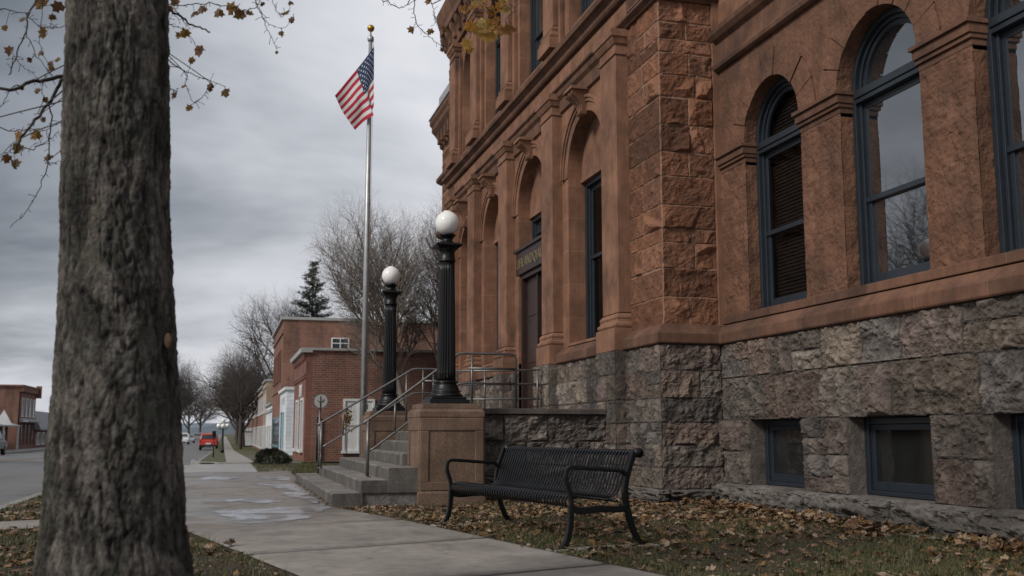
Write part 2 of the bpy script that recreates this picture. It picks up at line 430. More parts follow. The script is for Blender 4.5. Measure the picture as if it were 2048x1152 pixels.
# bark
t = NT('mottled_bark'); p = t.obj()
c = t.mix(1, t.attr(), t.ramp(t.noise(t.mapv(p, (1, 1, .6)), 42, 6, .7), [(.3, .35), (.66, 1.25)]), 'MULTIPLY')
c = t.mix(t.ramp(t.noise(p, 5, 5, .7), [(.5, 0.0), (.66, .55)]), c, (.055, .062, .042))
M['bark'] = t.fin(c, .95, t.bump(t.noise(t.mapv(p, (1, 1, .6)), 40, 6, .7), 1.0, .04), Specular_IOR_Level=.15)
# ================================================================== courthouse
CH = thing('courthouse', 'large red sandstone courthouse with granite basement and arched windows beside the walk', 'building', (0, 0, 0))
GP = [(.22, .187, .16), (.19, .156, .134), (.25, .2, .158), (.155, .136, .124), (.235, .172, .14), (.18, .16, .147), (.265, .225, .19), (.22, .168, .146)]
SP = [(.215, .1, .057), (.19, .085, .048), (.235, .112, .066), (.165, .075, .044), (.205, .092, .052), (.225, .108, .066)]

def layout(W, courses, wmin, wmax, rng, split=.0, breaks=()):
    out = []
    for (v0, v1) in courses:
        u = 0
        while u < W - 1e-6:
            w = rng.uniform(wmin, wmax)
            nx = u + w
            if W - nx < wmin * .7: nx = W
            for b in breaks:
                if u + .05 < b < nx + wmin * .5 and b - u > wmin * .4: nx = b; break
            nx = min(nx, W)
            if rng.random() < split and v1 - v0 > .3:
                vm = v0 + (v1 - v0) * rng.uniform(.4, .6); out += [(u, v0, nx, vm), (u, vm, nx, v1)]
            else: out.append((u, v0, nx, v1))
            u = nx
    return out

def rock(mb, P0, U, N, W, v0, v1, blocks, res, depth, seed, pal, mortar, holes=(), amp=1.0, rough=1.0, jw=.009):
    rs = np.random.RandomState(seed)
    def lin(a, b, brk):
        pts = sorted(set([a, b] + [x for x in brk if a < x < b])); o = []
        for i in range(len(pts) - 1):
            n = max(1, int(round((pts[i + 1] - pts[i]) / res))); o += list(np.linspace(pts[i], pts[i + 1], n, endpoint=False))
        return np.array(o + [pts[-1]])
    us = lin(0, W, [h[0] for h in holes] + [h[2] for h in holes])
    vs = lin(v0, v1, [h[1] for h in holes] + [h[3] for h in holes])
    Ug, Vg = np.meshgrid(us, vs, indexing='ij')
    D = np.zeros_like(Ug); C = np.zeros(Ug.shape + (3,)); C[:] = mortar
    hd = np.full_like(Ug, 9.0)
    for (a, b, c, d) in holes:
        dx = np.maximum(np.maximum(a - Ug, Ug - c), 0); dy = np.maximum(np.maximum(b - Vg, Vg - d), 0)
        hd = np.minimum(hd, np.sqrt(dx ** 2 + dy ** 2))
    so = rs.rand() * 90
    n1 = fbm(Ug * 7 + so, Vg * 7 + so, 5, 1); n2 = np.abs(fbm(Ug * 11 + so * 2, Vg * 13, 4, 3) - .5) * 2
    wob = (fbm(Ug * 3 + 5, Vg * 3 + so, 3, 5) - .5) * .012
    for (a, b, c, d) in blocks:
        i0, i1 = np.searchsorted(us, a - 1e-6), np.searchsorted(us, c + 1e-6)
        j0, j1 = np.searchsorted(vs, b - 1e-6), np.searchsorted(vs, d + 1e-6)
        if i1 <= i0 or j1 <= j0: continue
        s = np.s_[i0:i1, j0:j1]; u = Ug[s]; v = Vg[s]
        dist = np.minimum(np.minimum(u - a, c - u), np.minimum(v - b, d - v)) + wob[s]
        dist = np.minimum(dist, hd[s])
        h = np.full_like(u, 9.0)
        for k in range(9):
            cu = rs.uniform(a, c); cv = rs.uniform(b, d); an = rs.uniform(0, 6.28); sl = rs.uniform(.05, .75) * amp
            h = np.minimum(h, depth * rs.uniform(.6, 1.5) + (np.cos(an) * (u - cu) + np.sin(an) * (v - cv)) * sl)
        h = np.minimum(h, depth * 1.5); h = np.maximum(h, depth * .12)
        h = h + (n1[s] - .5) * depth * rough + (n2[s] - .35) * depth * .6 * rough
        edge = np.clip(dist, 0, None)
        h = np.minimum(h, edge * rs.uniform(.9, 1.6) + .004)
        m = dist < jw
        h[m] = -.006
        D[s] = h
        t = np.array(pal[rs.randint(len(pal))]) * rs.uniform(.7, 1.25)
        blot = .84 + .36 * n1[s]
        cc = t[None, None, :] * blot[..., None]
        low = np.clip((.3 - h / depth) * .9, 0, .35) + np.clip((n2[s] - .5) * .9, 0, .25)  # shade of the recesses, painted into the block colour
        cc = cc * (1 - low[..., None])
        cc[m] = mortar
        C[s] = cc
    P0 = np.array(P0, float); U = np.array(U, float); N = np.array(N, float); Z = np.array([0, 0, 1.0])
    V = P0 + Ug[..., None] * U + Vg[..., None] * Z + D[..., None] * N
    uc = (us[:-1] + us[1:]) / 2; vc = (vs[:-1] + vs[1:]) / 2
    keep = np.ones((len(uc), len(vc)), bool)
    for (a, b, c, d) in holes:
        keep &= ~(((uc[:, None] > a) & (uc[:, None] < c)) & ((vc[None, :] > b) & (vc[None, :] < d)))
    mb.grid(V, C, keep, sm=False)

GM = (.062, .052, .046); SM = (.31, .19, .135)
gc = [(.2, .51), (.51, .82), (.82, 1.13), (1.13, 1.48), (1.48, 1.88), (1.88, 2.25)]
rg = random.Random(11)
# --- pier quoin block faces (granite below, sandstone above)
mb = MB()
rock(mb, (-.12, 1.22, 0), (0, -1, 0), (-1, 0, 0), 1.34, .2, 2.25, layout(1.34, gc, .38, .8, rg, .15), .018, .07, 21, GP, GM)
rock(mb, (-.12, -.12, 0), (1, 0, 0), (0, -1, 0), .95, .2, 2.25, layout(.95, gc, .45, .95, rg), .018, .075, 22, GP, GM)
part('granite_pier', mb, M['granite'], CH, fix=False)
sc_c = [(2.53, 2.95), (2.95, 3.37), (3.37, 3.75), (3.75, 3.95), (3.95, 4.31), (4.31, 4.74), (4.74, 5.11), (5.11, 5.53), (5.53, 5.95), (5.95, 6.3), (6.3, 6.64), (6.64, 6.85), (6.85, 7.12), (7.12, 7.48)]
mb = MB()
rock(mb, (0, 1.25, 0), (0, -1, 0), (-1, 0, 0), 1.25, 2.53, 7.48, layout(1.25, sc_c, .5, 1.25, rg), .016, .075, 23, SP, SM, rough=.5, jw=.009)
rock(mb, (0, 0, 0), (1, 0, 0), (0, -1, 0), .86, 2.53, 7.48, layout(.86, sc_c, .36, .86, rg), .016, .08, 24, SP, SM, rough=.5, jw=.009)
up = []; z = 7.75
while z < 11.9:
    h = rg.choice([.42, .36, .2, .4, .34]); up.append((z, min(z + h, 11.95))); z += h
rock(mb, (0, 1.25, 0), (0, -1, 0), (-1, 0, 0), 1.25, 7.75, 11.95, layout(1.25, up, .5, 1.25, rg), .04, .045, 25, SP, SM)
rock(mb, (0, 0, 0), (1, 0, 0), (0, -1, 0), .95, 7.75, 11.95, layout(.95, up, .4, .95, rg), .04, .045, 26, SP, SM)
part('sandstone_pier', mb, M['redrock'], CH, fix=False)
mb = MB().box(.86, .96, -.06, .3, 2.53, 11.9)
part('corner_strip', mb, M['sand_plain'], CH)

# --- wing granite basement with three window openings
BW = [(-2.27, -.93), (-4.72, -3.25), (-7.05, -5.6)]
Wg = 9.0 - .12
holes = [(-.12 - b, .29, -.12 - a, 1.17) for a, b in BW]
gw = [(.29, .74), (.74, 1.17), (1.17, 1.75), (1.75, 2.25)]
blk = layout(Wg, gw[:2], .34, .75, rg, .15, sorted([h[0] for h in holes] + [h[2] for h in holes])) + layout(Wg, gw[2:3], .45, 1.6, rg, .12) + layout(Wg, gw[3:], .4, 1.05, rg, .45)
mb = MB()
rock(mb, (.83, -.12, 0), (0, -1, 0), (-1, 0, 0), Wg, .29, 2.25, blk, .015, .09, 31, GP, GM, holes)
for a, b in BW:                       # reveals
    for y in (a, b):
        s = 1 if y == b else -1
        n = 24; V = np.zeros((12, n, 3)); 
        xs = np.linspace(.83, 1.16, 12); zs = np.linspace(.29, 1.17, n)
        X, Z = np.meshgrid(xs, zs, indexing='ij')
        V[..., 0] = X; V[..., 2] = Z; V[..., 1] = y + (fbm(X * 12 + y, Z * 12, 3) - .5) * .01
        cc = np.zeros_like(V); cc[:] = (.2, .175, .155)
        cc[:, (zs < .745) & (zs > .733)] = GM
        mb.grid(V, cc)
    mb.add([(.83, a, 1.17), (1.16, a, 1.17), (1.16, b, 1.17), (.83, b, 1.17)], [(0, 1, 2, 3)], c=(.16, .14, .13))
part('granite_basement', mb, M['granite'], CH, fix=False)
mb = MB()                              # projecting rock-faced base course (long run and the pier returns)
def base_course(P0, U, N, W, seed, h=.29, pr=.1):
    nU = int(W / .02); us = np.linspace(0, W, nU); prof = [(0, h + .0), (.45, h - .012), (.8, h - .03), (1.0, h - .06), (1.08, h * .55), (1.0, h * .3), (1.05, .05), (1.0, -.06)]
    rows = []
    for (o, z) in prof: rows.append((o * pr, z))
    # densify rows
    den = []
    for i in range(len(rows) - 1):
        for q in range(4): den.append((rows[i][0] + (rows[i + 1][0] - rows[i][0]) * q / 4, rows[i][1] + (rows[i + 1][1] - rows[i][1]) * q / 4))
    den.append(rows[-1])
    o = np.array([d[0] for d in den]); z = np.array([d[1] for d in den])
    Ug = np.repeat(us[:, None], len(den), 1); Vg = np.repeat(np.arange(len(den))[None, :] * .03, nU, 0)
    nn = fbm(Ug * 6 + seed, Vg * 8 + seed, 5, 2) - .5
    w = np.clip((o / pr - .5) * 2, 0, 1)
    Dd = o[None, :] + (nn * .2 + (np.abs(fbm(Ug * 13 + seed, Vg * 15, 4, 4) - .5) - .2) * .09) * w[None, :]
    jt = (np.abs(((us + seed * .37) % 1.45) - .72) < .012)
    Dd[jt, 4:] -= .03
    V = np.array(P0, float) + Ug[..., None] * np.array(U, float) + Dd[..., None] * np.array(N, float)
    V[..., 2] = z[None, :] + nn * .02 * w[None, :]
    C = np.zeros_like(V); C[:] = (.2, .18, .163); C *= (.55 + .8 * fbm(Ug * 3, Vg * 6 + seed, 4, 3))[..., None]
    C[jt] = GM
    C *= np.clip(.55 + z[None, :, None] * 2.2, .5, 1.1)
    mb.grid(V, C, sm=False)
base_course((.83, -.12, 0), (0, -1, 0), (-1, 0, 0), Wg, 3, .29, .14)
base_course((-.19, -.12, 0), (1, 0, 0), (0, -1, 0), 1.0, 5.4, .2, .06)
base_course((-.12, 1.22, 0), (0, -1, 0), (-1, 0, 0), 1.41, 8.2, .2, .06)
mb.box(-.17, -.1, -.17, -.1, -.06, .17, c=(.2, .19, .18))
part('base_course', mb, M['granite'], CH, fix=False)

# --- facade granite either side of the door, and granite under the pilasters
PC = [1.62, 5.02, 8.40, 11.55, 14.1]; PW = .36
DO = (5.68, 7.76)
mb = MB()
def fac(y0, y1, seed, r=.024):
    W = y1 - y0
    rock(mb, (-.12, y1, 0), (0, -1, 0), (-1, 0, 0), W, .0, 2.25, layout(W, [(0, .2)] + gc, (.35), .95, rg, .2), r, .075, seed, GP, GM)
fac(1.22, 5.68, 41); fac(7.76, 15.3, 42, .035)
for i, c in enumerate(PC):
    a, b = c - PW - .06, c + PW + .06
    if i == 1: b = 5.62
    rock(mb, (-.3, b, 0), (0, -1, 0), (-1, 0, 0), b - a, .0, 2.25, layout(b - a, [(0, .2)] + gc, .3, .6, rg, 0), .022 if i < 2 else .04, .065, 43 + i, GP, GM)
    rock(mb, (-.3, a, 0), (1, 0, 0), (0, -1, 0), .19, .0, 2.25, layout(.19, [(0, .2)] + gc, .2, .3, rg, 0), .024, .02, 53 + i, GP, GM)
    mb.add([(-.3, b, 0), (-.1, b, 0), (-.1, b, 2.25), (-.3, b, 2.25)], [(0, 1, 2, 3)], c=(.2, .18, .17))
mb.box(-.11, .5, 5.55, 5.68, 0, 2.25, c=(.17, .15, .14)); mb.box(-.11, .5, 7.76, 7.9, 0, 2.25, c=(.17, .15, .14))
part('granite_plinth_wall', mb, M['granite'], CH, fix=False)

# --- sandstone water table
wt = [(.0, 2.25), (.16, 2.25), (.175, 2.27), (.175, 2.4), (.16, 2.42), (.05, 2.53), (0, 2.55)]
for pth in ([(.95, -9), (.95, 0), (0, 0), (0, 1.2)], [(0, 2.04), (0, 4.6)], [(0, 8.82), (0, 11.13)], [(0, 11.97), (0, 13.68)], [(0, 14.52), (0, 15.3)]):
    part('water_table', MB().sweep(pth, wt), M['sand_dark'], CH, bev=.006)

# --- pilasters
def pilaster(c, z0, zb, zt, zc, hw=PW, out=.2):
    mb = MB()
    def S(z, o, w): return (-o, .02, c - w, c + w, z)
    mb.loft([S(z0, out + .1, hw + .06), S(zb - .12, out + .1, hw + .06)])
    mb.loft([S(zb - .119, out + .05, hw + .04), S(zb - .08, out + .08, hw + .055), S(zb - .04, out + .075, hw + .05), S(zb - .02, out + .04, hw + .03), S(zb + .02, out + .035, hw + .025), S(zb + .05, out + .05, hw + .035), S(zb + .08, out + .035, hw + .025), S(zb + .12, out, hw)])
    mb.loft([S(zb + .131, out, hw), S(zt, out, hw)])
    h = zc - zt
    mb.loft([S(zt + .001, out + .025, hw + .02), S(zt + h * .12, out + .025, hw + .02), S(zt + h * .13, out + .005, hw + .004), S(zt + h * .42, out + .005, hw + .004), S(zt + h * .44, out + .03, hw + .03), S(zt + h * .62, out + .07, hw + .055), S(zt + h * .68, out + .075, hw + .06), S(zt + h * .7, out + .1, hw + .08), S(zc, out + .1, hw + .08)])
    return part('pilaster', mb, M['sand_plain'], CH, bev=.006)
for i, c in enumerate(PC):
    pilaster(c, 2.25, 2.72, 7.03, 7.44)
    pilaster(c, 8.38, 8.72, 11.45, 11.85, hw=PW - .02, out=.16)
# upper pilasters have narrower strips beside them
for i in range(4):
    for y in (PC[i] + .44, PC[i + 1] - .44): part('window_strip', MB().box(-.07, .01, y - .06, y + .06, 8.42, 11.4), M['sand_plain'], CH, bev=.006)

# --- arched wall helper.  plane X=x0, faces -X
def arch_wall(mb, x0, y0, y1, z0, z1, cy, r, spring, zsill, depth, n=28, sill=True):
    pts = [(cy - r * math.cos(math.pi * i / n), spring + r * math.sin(math.pi * i / n)) for i in range(n + 1)]
    def q(a, b, c, d): mb.add([a, b, c, d], [(0, 1, 2, 3)])
    if y0 < cy - r: q((x0, y0, z0), (x0, cy - r, z0), (x0, cy - r, spring), (x0, y0, spring))
    if y1 > cy + r: q((x0, cy + r, z0), (x0, y1, z0), (x0, y1, spring), (x0, cy + r, spring))
    if zsill > z0 + 1e-4: q((x0, cy - r, z0), (x0, cy + r, z0), (x0, cy + r, zsill), (x0, cy - r, zsill))
    if y0 < cy - r: q((x0, y0, spring), (x0, cy - r, spring), (x0, cy - r, z1), (x0, y0, z1))
    if y1 > cy + r: q((x0, cy + r, spring), (x0, y1, spring), (x0, y1, z1), (x0, cy + r, z1))
    for i in range(n):
        a, b = pts[i], pts[i + 1]
        q((x0, a[0], a[1]), (x0, b[0], b[1]), (x0, b[0], z1), (x0, a[0], z1))
        mb.add([(x0, a[0], a[1]), (x0 + depth, a[0], a[1]), (x0 + depth, b[0], b[1]), (x0, b[0], b[1])], [(0, 1, 2, 3)], sm=False)
    for y in (cy - r, cy + r): q((x0, y, zsill), (x0 + depth, y, zsill), (x0 + depth, y, spring), (x0, y, spring))
    if sill: q((x0, cy - r, zsill), (x0 + depth, cy - r, zsill), (x0 + depth, cy + r, zsill), (x0, cy + r, zsill))
def ring(mb, x0, x1, cy, spring, r0, r1, a0=0, a1=math.pi, n=28, gaps=0, **k):
    def P(x, r, a): return (x, cy - r * math.cos(a), spring + r * math.sin(a))
    for i in range(n):
        a = a0 + (a1 - a0) * i / n; b = a0 + (a1 - a0) * (i + 1) / n
        vs = [P(x0, r0, a), P(x0, r1, a), P(x0, r1, b), P(x0, r0, b), P(x1, r0, a), P(x1, r1, a), P(x1, r1, b), P(x1, r0, b)]
        fs = [(0, 1, 2, 3), (1, 5, 6, 2), (0, 3, 7, 4), (4, 7, 6, 5)]
        if i == 0: fs.append((0, 4, 5, 1))
        if i == n - 1: fs.append((3, 2, 6, 7))
        mb.add(vs, fs, **k)
BAYS = [(1.25, 5.02, 3.32, .975), (5.02, 8.40, 6.72, 1.03), (8.40, 11.55, 9.97, .93), (11.55, 14.1, 12.82, .74)]
SPR = 5.72
mb = MB()
for i, (a, b, cy, r) in enumerate(BAYS):
    arch_wall(mb, 0, a, b, 2.4, 7.95, cy, r, SPR, 2.56 if i != 1 else 1.37, .46)
    if i == 1: pass
mb.add([(0, 14.1, 2.4), (0, 14.46, 2.4), (0, 14.46, 7.95), (0, 14.1, 7.95)], [(0, 1, 2, 3)])
for i, (a, b, cy, r) in enumerate(BAYS):
    arch_wall(mb, .02, a, b, 7.95, 12.3, cy, r - .05, 10.85, 8.45, .5)
mb.add([(.02, 14.1, 7.95), (.02, 14.46, 7.95), (.02, 14.46, 12.3), (.02, 14.1, 12.3)], [(0, 1, 2, 3)])
mb.box(.003, .62, 5.55, 5.69, 1.2, 2.45); mb.box(.003, .62, 7.75, 7.9, 1.2, 2.45)
part('facade_wall', mb, M['sand'], CH, fix=False)
# far end pier
fc = []; z = 2.55
while z < 11.9:
    h = rg.choice([.42, .36, .2, .4, .34]); fc.append((z, min(z + h, 11.95))); z += h
mb = MB()
rock(mb, (0, 15.3, 0), (0, -1, 0), (-1, 0, 0), .84, 2.55, 11.95, layout(.84, fc, .3, .84, rg), .05, .05, 61, SP, SM)
wc = [(z * .36, z * .36 + .36) for z in range(0, 31)]
rock(mb, (.55, 19.0, 0), (0, -1, 0), (-1, 0, 0), 3.7, .0, 11.16, layout(3.7, wc, .4, 1.2, rg), .06, .06, 62, SP, SM)
mb.box(.0, 9, 15.25, 15.3, 0, 12.2, c=SP[0]); mb.box(.56, 9, 18.95, 19.0, 0, 11, c=SP[0])
part('end_pier', mb, M['redrock'], CH, fix=False)
mb = MB()
for zz in (7.2, 9.0): mb.sweep([(.55, 15.3), (.55, 19.05), (9, 19.05)], [(0, zz), (.06, zz + .03), (.16, zz + .12), (.16, zz + .24), (0, zz + .3)])
mb.sweep([(.55, 15.3), (.55, 19.05), (9, 19.05)], [(0, 10.2), (.06, 10.25), (.1, 10.5), (.2, 10.7), (.3, 10.85), (.3, 11.0), (.36, 11.1), (.36, 11.25), (0, 11.4)])
for y in np.arange(15.6, 19, .5): mb.box(.34, .56, y, y + .2, 10.3, 10.69)
part('rear_cornice', mb, M['sand_dark'], CH, bev=.01)
mb = MB().sweep([(.55, 15.3), (.55, 19.05), (9, 19.05)], [(-.3, 11.3), (.39, 11.26), (.39, 11.3), (.1, 11.55), (.1, 12.0), (-.3, 12.05)])
part('rear_roof_edge', mb, M['roofgrey'], CH)

# --- tympana and archivolts, keystones
for i, (a, b, cy, r) in enumerate(BAYS):
    mb = MB(); n = 28
    ps = [(cy - r * math.cos(math.pi * k / n), SPR + r * math.sin(math.pi * k / n)) for k in range(n + 1)]
    mb.prism([(p[0], p[1]) for p in ps], 'x', .26, .4)
    mb.box(.24, .42, cy - r, cy + r, SPR - .09, SPR)
    part('tympanum', mb, M['sand_plain'], CH)
for i, (a, b, cy, r) in enumerate(BAYS):
    k = r / .975; mb = MB()
    ring(mb, -.02, .05, cy, SPR, r + .005, r + .17 * k); ring(mb, -.05, .05, cy, SPR, r + .171 * k, r + .235 * k); ring(mb, -.075, .05, cy, SPR, r + .237 * k, r + .29 * k)
    part('archivolt', mb, M['sand_plain'], CH)
for (a, b, cy, r) in BAYS:
    mb = MB()
    zb, zt = SPR + r - .06, 7.05
    H = zt - zb
    prof = [(0.0, 0), (-.1, 0), (-.13, .04), (-.14, .1), (-.11, .16), (-.1, .25), (-.12, .42), (-.17, .58), (-.24, .72), (-.3, .82), (-.32, .9), (-.3, .97), (-.26, 1.0), (0, 1.0)]
    for s in range(5):
        t0, t1 = s / 5, (s + 1) / 5
        hw0, hw1 = .11, .2
        g = .006 if s % 2 else 0
        vs = []
        for e in (t0, t1):
            for (o, h) in prof:
                hw = hw0 + (hw1 - hw0) * h
                vs.append((o + (g * 4 if o < 0 else 0), cy - hw + 2 * hw * e, zb + H * h))
        n = len(prof)
        mb.add(vs, [(j, (j + 1) % n, n + (j + 1) % n, n + j) for j in range(n)] + [tuple(range(n))[::-1], tuple(range(n, 2 * n))])
    mb.box(-.34, 0, cy - .24, cy + .24, zt + .001, zt + .06)
    part('keystone', mb, M['sand_plain'], CH, bev=.004)

# --- string courses and cornice
mb = MB()
fp = [(.95, 0), (0, 0), (0, 15.3)]
mb.sweep(fp, [(0, 7.45), (.05, 7.45), (.07, 7.48), (.13, 7.52), (.14, 7.53), (.14, 7.57), (.04, 7.59), (0, 7.59)])
mb.sweep([(0, 1.26), (0, 14.45)], [(0, 7.06), (.05, 7.08), (.06, 7.3), (.12, 7.36), (.14, 7.44), (0, 7.445)])
part('cap_moulding', mb, M['sand_dark'], CH, bev=.005)
mb = MB()
mb.sweep(fp, [(0, 8.0), (.06, 8.01), (.09, 8.05), (.09, 8.12), (.15, 8.17), (.2, 8.19), (.21, 8.28), (.18, 8.31), (.12, 8.34), (.11, 8.42), (0, 8.45)])
part('string_course', mb, M['sand_dark'], CH, bev=.006)
mb = MB()
mb.sweep(fp, [(0, 11.96), (.06, 11.97), (.08, 12.05), (.1, 12.2), (.11, 12.45), (.13, 12.5), (.3, 12.55), (.31, 12.75), (.35, 12.85), (.4, 13.05), (.42, 13.2), (.1, 13.35), (-.5, 13.36)])
for y in np.arange(.2, 15.2, .62):
    mb.prism([(-.09, 12.1), (-.16, 12.12), (-.19, 12.25), (-.26, 12.36), (-.29, 12.52), (-.09, 12.54)], 'y', y, y + .26)
part('cornice', mb, M['sand_dark'], CH, bev=.01)

# --- windows
def win_arch(xf, cy, r, zs, spring, glass, arched=True, mid=None, blind=False, fw=.085, head=None):
    w = MB()
    y0, y1 = cy - r, cy + r
    e = .003
    top = spring if arched else head
    for y, s in ((y0, 1), (y1, -1)):
        w.box(xf, xf + .16, y + s * e, y + s * fw, zs + e, top)                    # outer jamb
        w.box(xf + .05, xf + .14, y + s * (fw + .001), y + s * (fw + .045), zs + .06, top)
        w.box(xf + .085, xf + .13, y + s * (fw + .046), y + s * (fw + .11), zs + .06, top)   # sash stile
    w.box(xf + .02, xf + .15, y0 + fw, y1 - fw, zs + e, zs + .06)
    w.box(xf + .09, xf + .135, y0 + fw + .1, y1 - fw - .1, zs + .061, zs + .16)
    m = mid or (zs + (top - zs) * .5)
    w.box(xf + .06, xf + .125, y0 + fw + .045, y1 - fw - .045, m - .035, m + .03)
    if arched:
        w.box(xf - .02, xf + .15, y0 + fw, y1 - fw, spring - .1, spring - .01)
        w.box(xf + .0, xf + .15, y0 + fw, y1 - fw, spring - .16, spring - .101)
        w.box(xf + .085, xf + .13, y0 + fw + .1, y1 - fw - .1, spring - .24, spring - .161)
        ring(w, xf, xf + .16, cy, spring, r - fw, r - .003); ring(w, xf + .05, xf + .14, cy, spring, r - fw - .05, r - fw - .001)
        ring(w, xf + .08, xf + .13, cy, spring, r - fw - .11, r - fw - .051)
        w.box(xf + .085, xf + .13, y0 + fw + .05, y1 - fw - .05, spring - .009, spring + .05)
    else:
        w.box(xf, xf + .16, y0 + fw, y1 - fw, top - fw, top - e)
        w.box(xf + .085, xf + .13, y0 + fw + .1, y1 - fw - .1, top - fw - .09, top - fw - .001)
    f = part('window', w, M['paint'], CH, bev=.006)
    gx = xf + .115
    ztop = (spring - .16) if arched else top - fw
    for a, b, dx in ((zs + .1, m, .0), (m, ztop, -.02)):
        part('pane', MB().add([(gx + dx, y0 + fw + .03, a), (gx + dx, y1 - fw - .03, a), (gx + dx, y1 - fw - .03, b), (gx + dx, y0 + fw + .03, b)], [(3, 2, 1, 0)]), glass, f, fix=False)
    if arched:
        rr = r - fw - .06; n = 20
        part('lunette_pane', MB().add([(gx, cy - rr * math.cos(math.pi * k / n), spring + rr * math.sin(math.pi * k / n)) for k in range(n + 1)], [tuple(range(n + 1))]), glass, f, fix=False)
    if blind:
        bm_ = MB(); z = zs + .12
        while z < spring + r * .8:
            hw = r - fw - .03 if z < spring else math.sqrt(max(.02, (r - fw - .03) ** 2 - (z - spring) ** 2))
            bm_.add([(xf + .2, cy - hw, z), (xf + .2, cy + hw, z), (xf + .22, cy + hw, z + .042), (xf + .22, cy - hw, z + .042)], [(0, 1, 2, 3)])
            z += .05
        part('blind', bm_, M['blind'], f, fix=False)
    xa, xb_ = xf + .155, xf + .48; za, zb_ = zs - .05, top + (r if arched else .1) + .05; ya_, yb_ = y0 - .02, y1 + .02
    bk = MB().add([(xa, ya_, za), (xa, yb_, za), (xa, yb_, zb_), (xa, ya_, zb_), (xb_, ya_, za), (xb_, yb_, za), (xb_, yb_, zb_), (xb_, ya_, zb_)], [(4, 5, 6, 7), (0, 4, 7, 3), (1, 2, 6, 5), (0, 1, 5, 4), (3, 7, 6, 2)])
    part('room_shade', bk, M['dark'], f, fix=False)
    return f
for i, (a, b, cy, r) in enumerate(BAYS):
    if i != 1: win_arch(.32, cy, r, 2.6, 0, M['glass'] if i else M['glass_dim'], arched=False, head=SPR - .09, blind=False, mid=4.2)
    win_arch(.26, cy, r - .05, 8.5, 10.85, M['glass'], mid=9.7)
# sills
for i, (a, b, cy, r) in enumerate(BAYS):
    if i != 1: part('window_sill', MB().box(-.04, .5, cy - r - .02, cy + r + .02, 2.553, 2.6), M['sand_plain'], CH, bev=.006)
    part('window_sill', MB().box(-.06, .4, cy - r, cy + r, 8.451, 8.51), M['sand_plain'], CH, bev=.006)

# --- wing wall above the water table
WW = [(-1.56, .74), (-3.95, .75), (-6.26, .74), (-8.6, .7)]
WS = 5.06
mb = MB()
ys = [0.0, -2.75, -5.11, -7.45, -9.8]
for i, (cy, r) in enumerate(WW):
    arch_wall(mb, .95, ys[i + 1], ys[i], WS - .3, 6.5, cy, r, WS, WS - .3, .3, sill=False)
part('arch_wall', mb, M['sand_arch'], CH, fix=False)
# voussoirs a little proud of it, with open joints
for (cy, r) in WW:
    mb = MB(); nv = 9
    for k in range(nv):
        a0 = math.pi * k / nv + .009; a1 = math.pi * (k + 1) / nv - .009
        pr = RNG.uniform(.02, .045)
        rr = 1.16 if k != 4 else 1.25
        # clip voussoirs to their bay
        ring(mb, .95 - pr, .97, cy, WS, r + .001, min(r + .42, 1.13), a0, a1, n=4)
    part('voussoir_ring', mb, M['sand_arch'], CH)
prs = [(-.0, -.82), (-2.3, -3.2), (-4.7, -5.52), (-7.0, -7.9)]
for (b, a) in prs:
    mb = MB(); n1, n2 = int(abs(a - b) / .02), int(2.16 / .02)
    U, Z = np.meshgrid(np.linspace(0, b - a, n1), np.linspace(2.66, 4.8, n2), indexing='ij')
    d = (fbm(U * 9 + a, Z * 9, 5, 2) - .5) * .045 + (np.abs(fbm(U * 16, Z * 16 + a, 4, 4) - .5)) * .03
    ed = np.minimum(np.minimum(U, (b - a) - U), np.minimum(Z - 2.66, 4.8 - Z))
    d = np.where(ed < .03, np.minimum(d, 0.002), d)
    V = np.zeros(U.shape + (3,)); V[..., 0] = .95 - np.clip(d, -.01, 1) - .005; V[..., 1] = b - U; V[..., 2] = Z
    mb.grid(V, None, sm=False)
    for y in (a, b): mb.add([(.95, y, 2.66), (1.26, y, 2.66), (1.26, y, 4.8), (.95, y, 4.8)], [(0, 1, 2, 3)])
    part('tooled_pier', mb, M['sand_tooled'], CH, fix=False)
for (b, a) in prs:
    mb = MB()
    for z0, z1, o in ((4.8, 4.87, .0), (4.87, 4.92, .03), (4.92, 5.02, .055), (5.02, 5.07, .09)):
        aa = a - o * .5 - .007; bb = b + (o * .5 + .007 if b < -.5 else -.02)
        mb.box(.95 - o - .012, 1.44, aa, bb, z0 + .001, z1)
    part('impost', mb, M['sand_dark'], CH, bev=.006)
mb = MB().box(.9, 1.3, -9, -.02, 2.551, 2.66)
part('sill_course', mb, M['sand_dark'], CH, bev=.01)
mb = MB()
mb.sweep([(.95, -9.5), (.95, -.0)], [(0, 6.36), (.05, 6.37), (.09, 6.4), (.1, 6.46), (.04, 6.52), (.03, 6.8), (.1, 6.85), (.15, 6.92), (.15, 7.0), (.04, 7.06), (0, 7.06)])
part('wing_string_course', mb, M['sand_dark'], CH, bev=.006)
mb = MB().box(.96, 1.4, -9.5, -.01, 6.5, 12)
part('wing_upper_wall', mb, M['sand'], CH)
for k, (cy, r) in enumerate(WW[:3]):
    win_arch(1.11, cy, r, 2.665, WS, M['glass_dim'] if k == 0 else M['glass'], mid=3.72 if k else 3.75, blind=(k == 0), fw=.07)
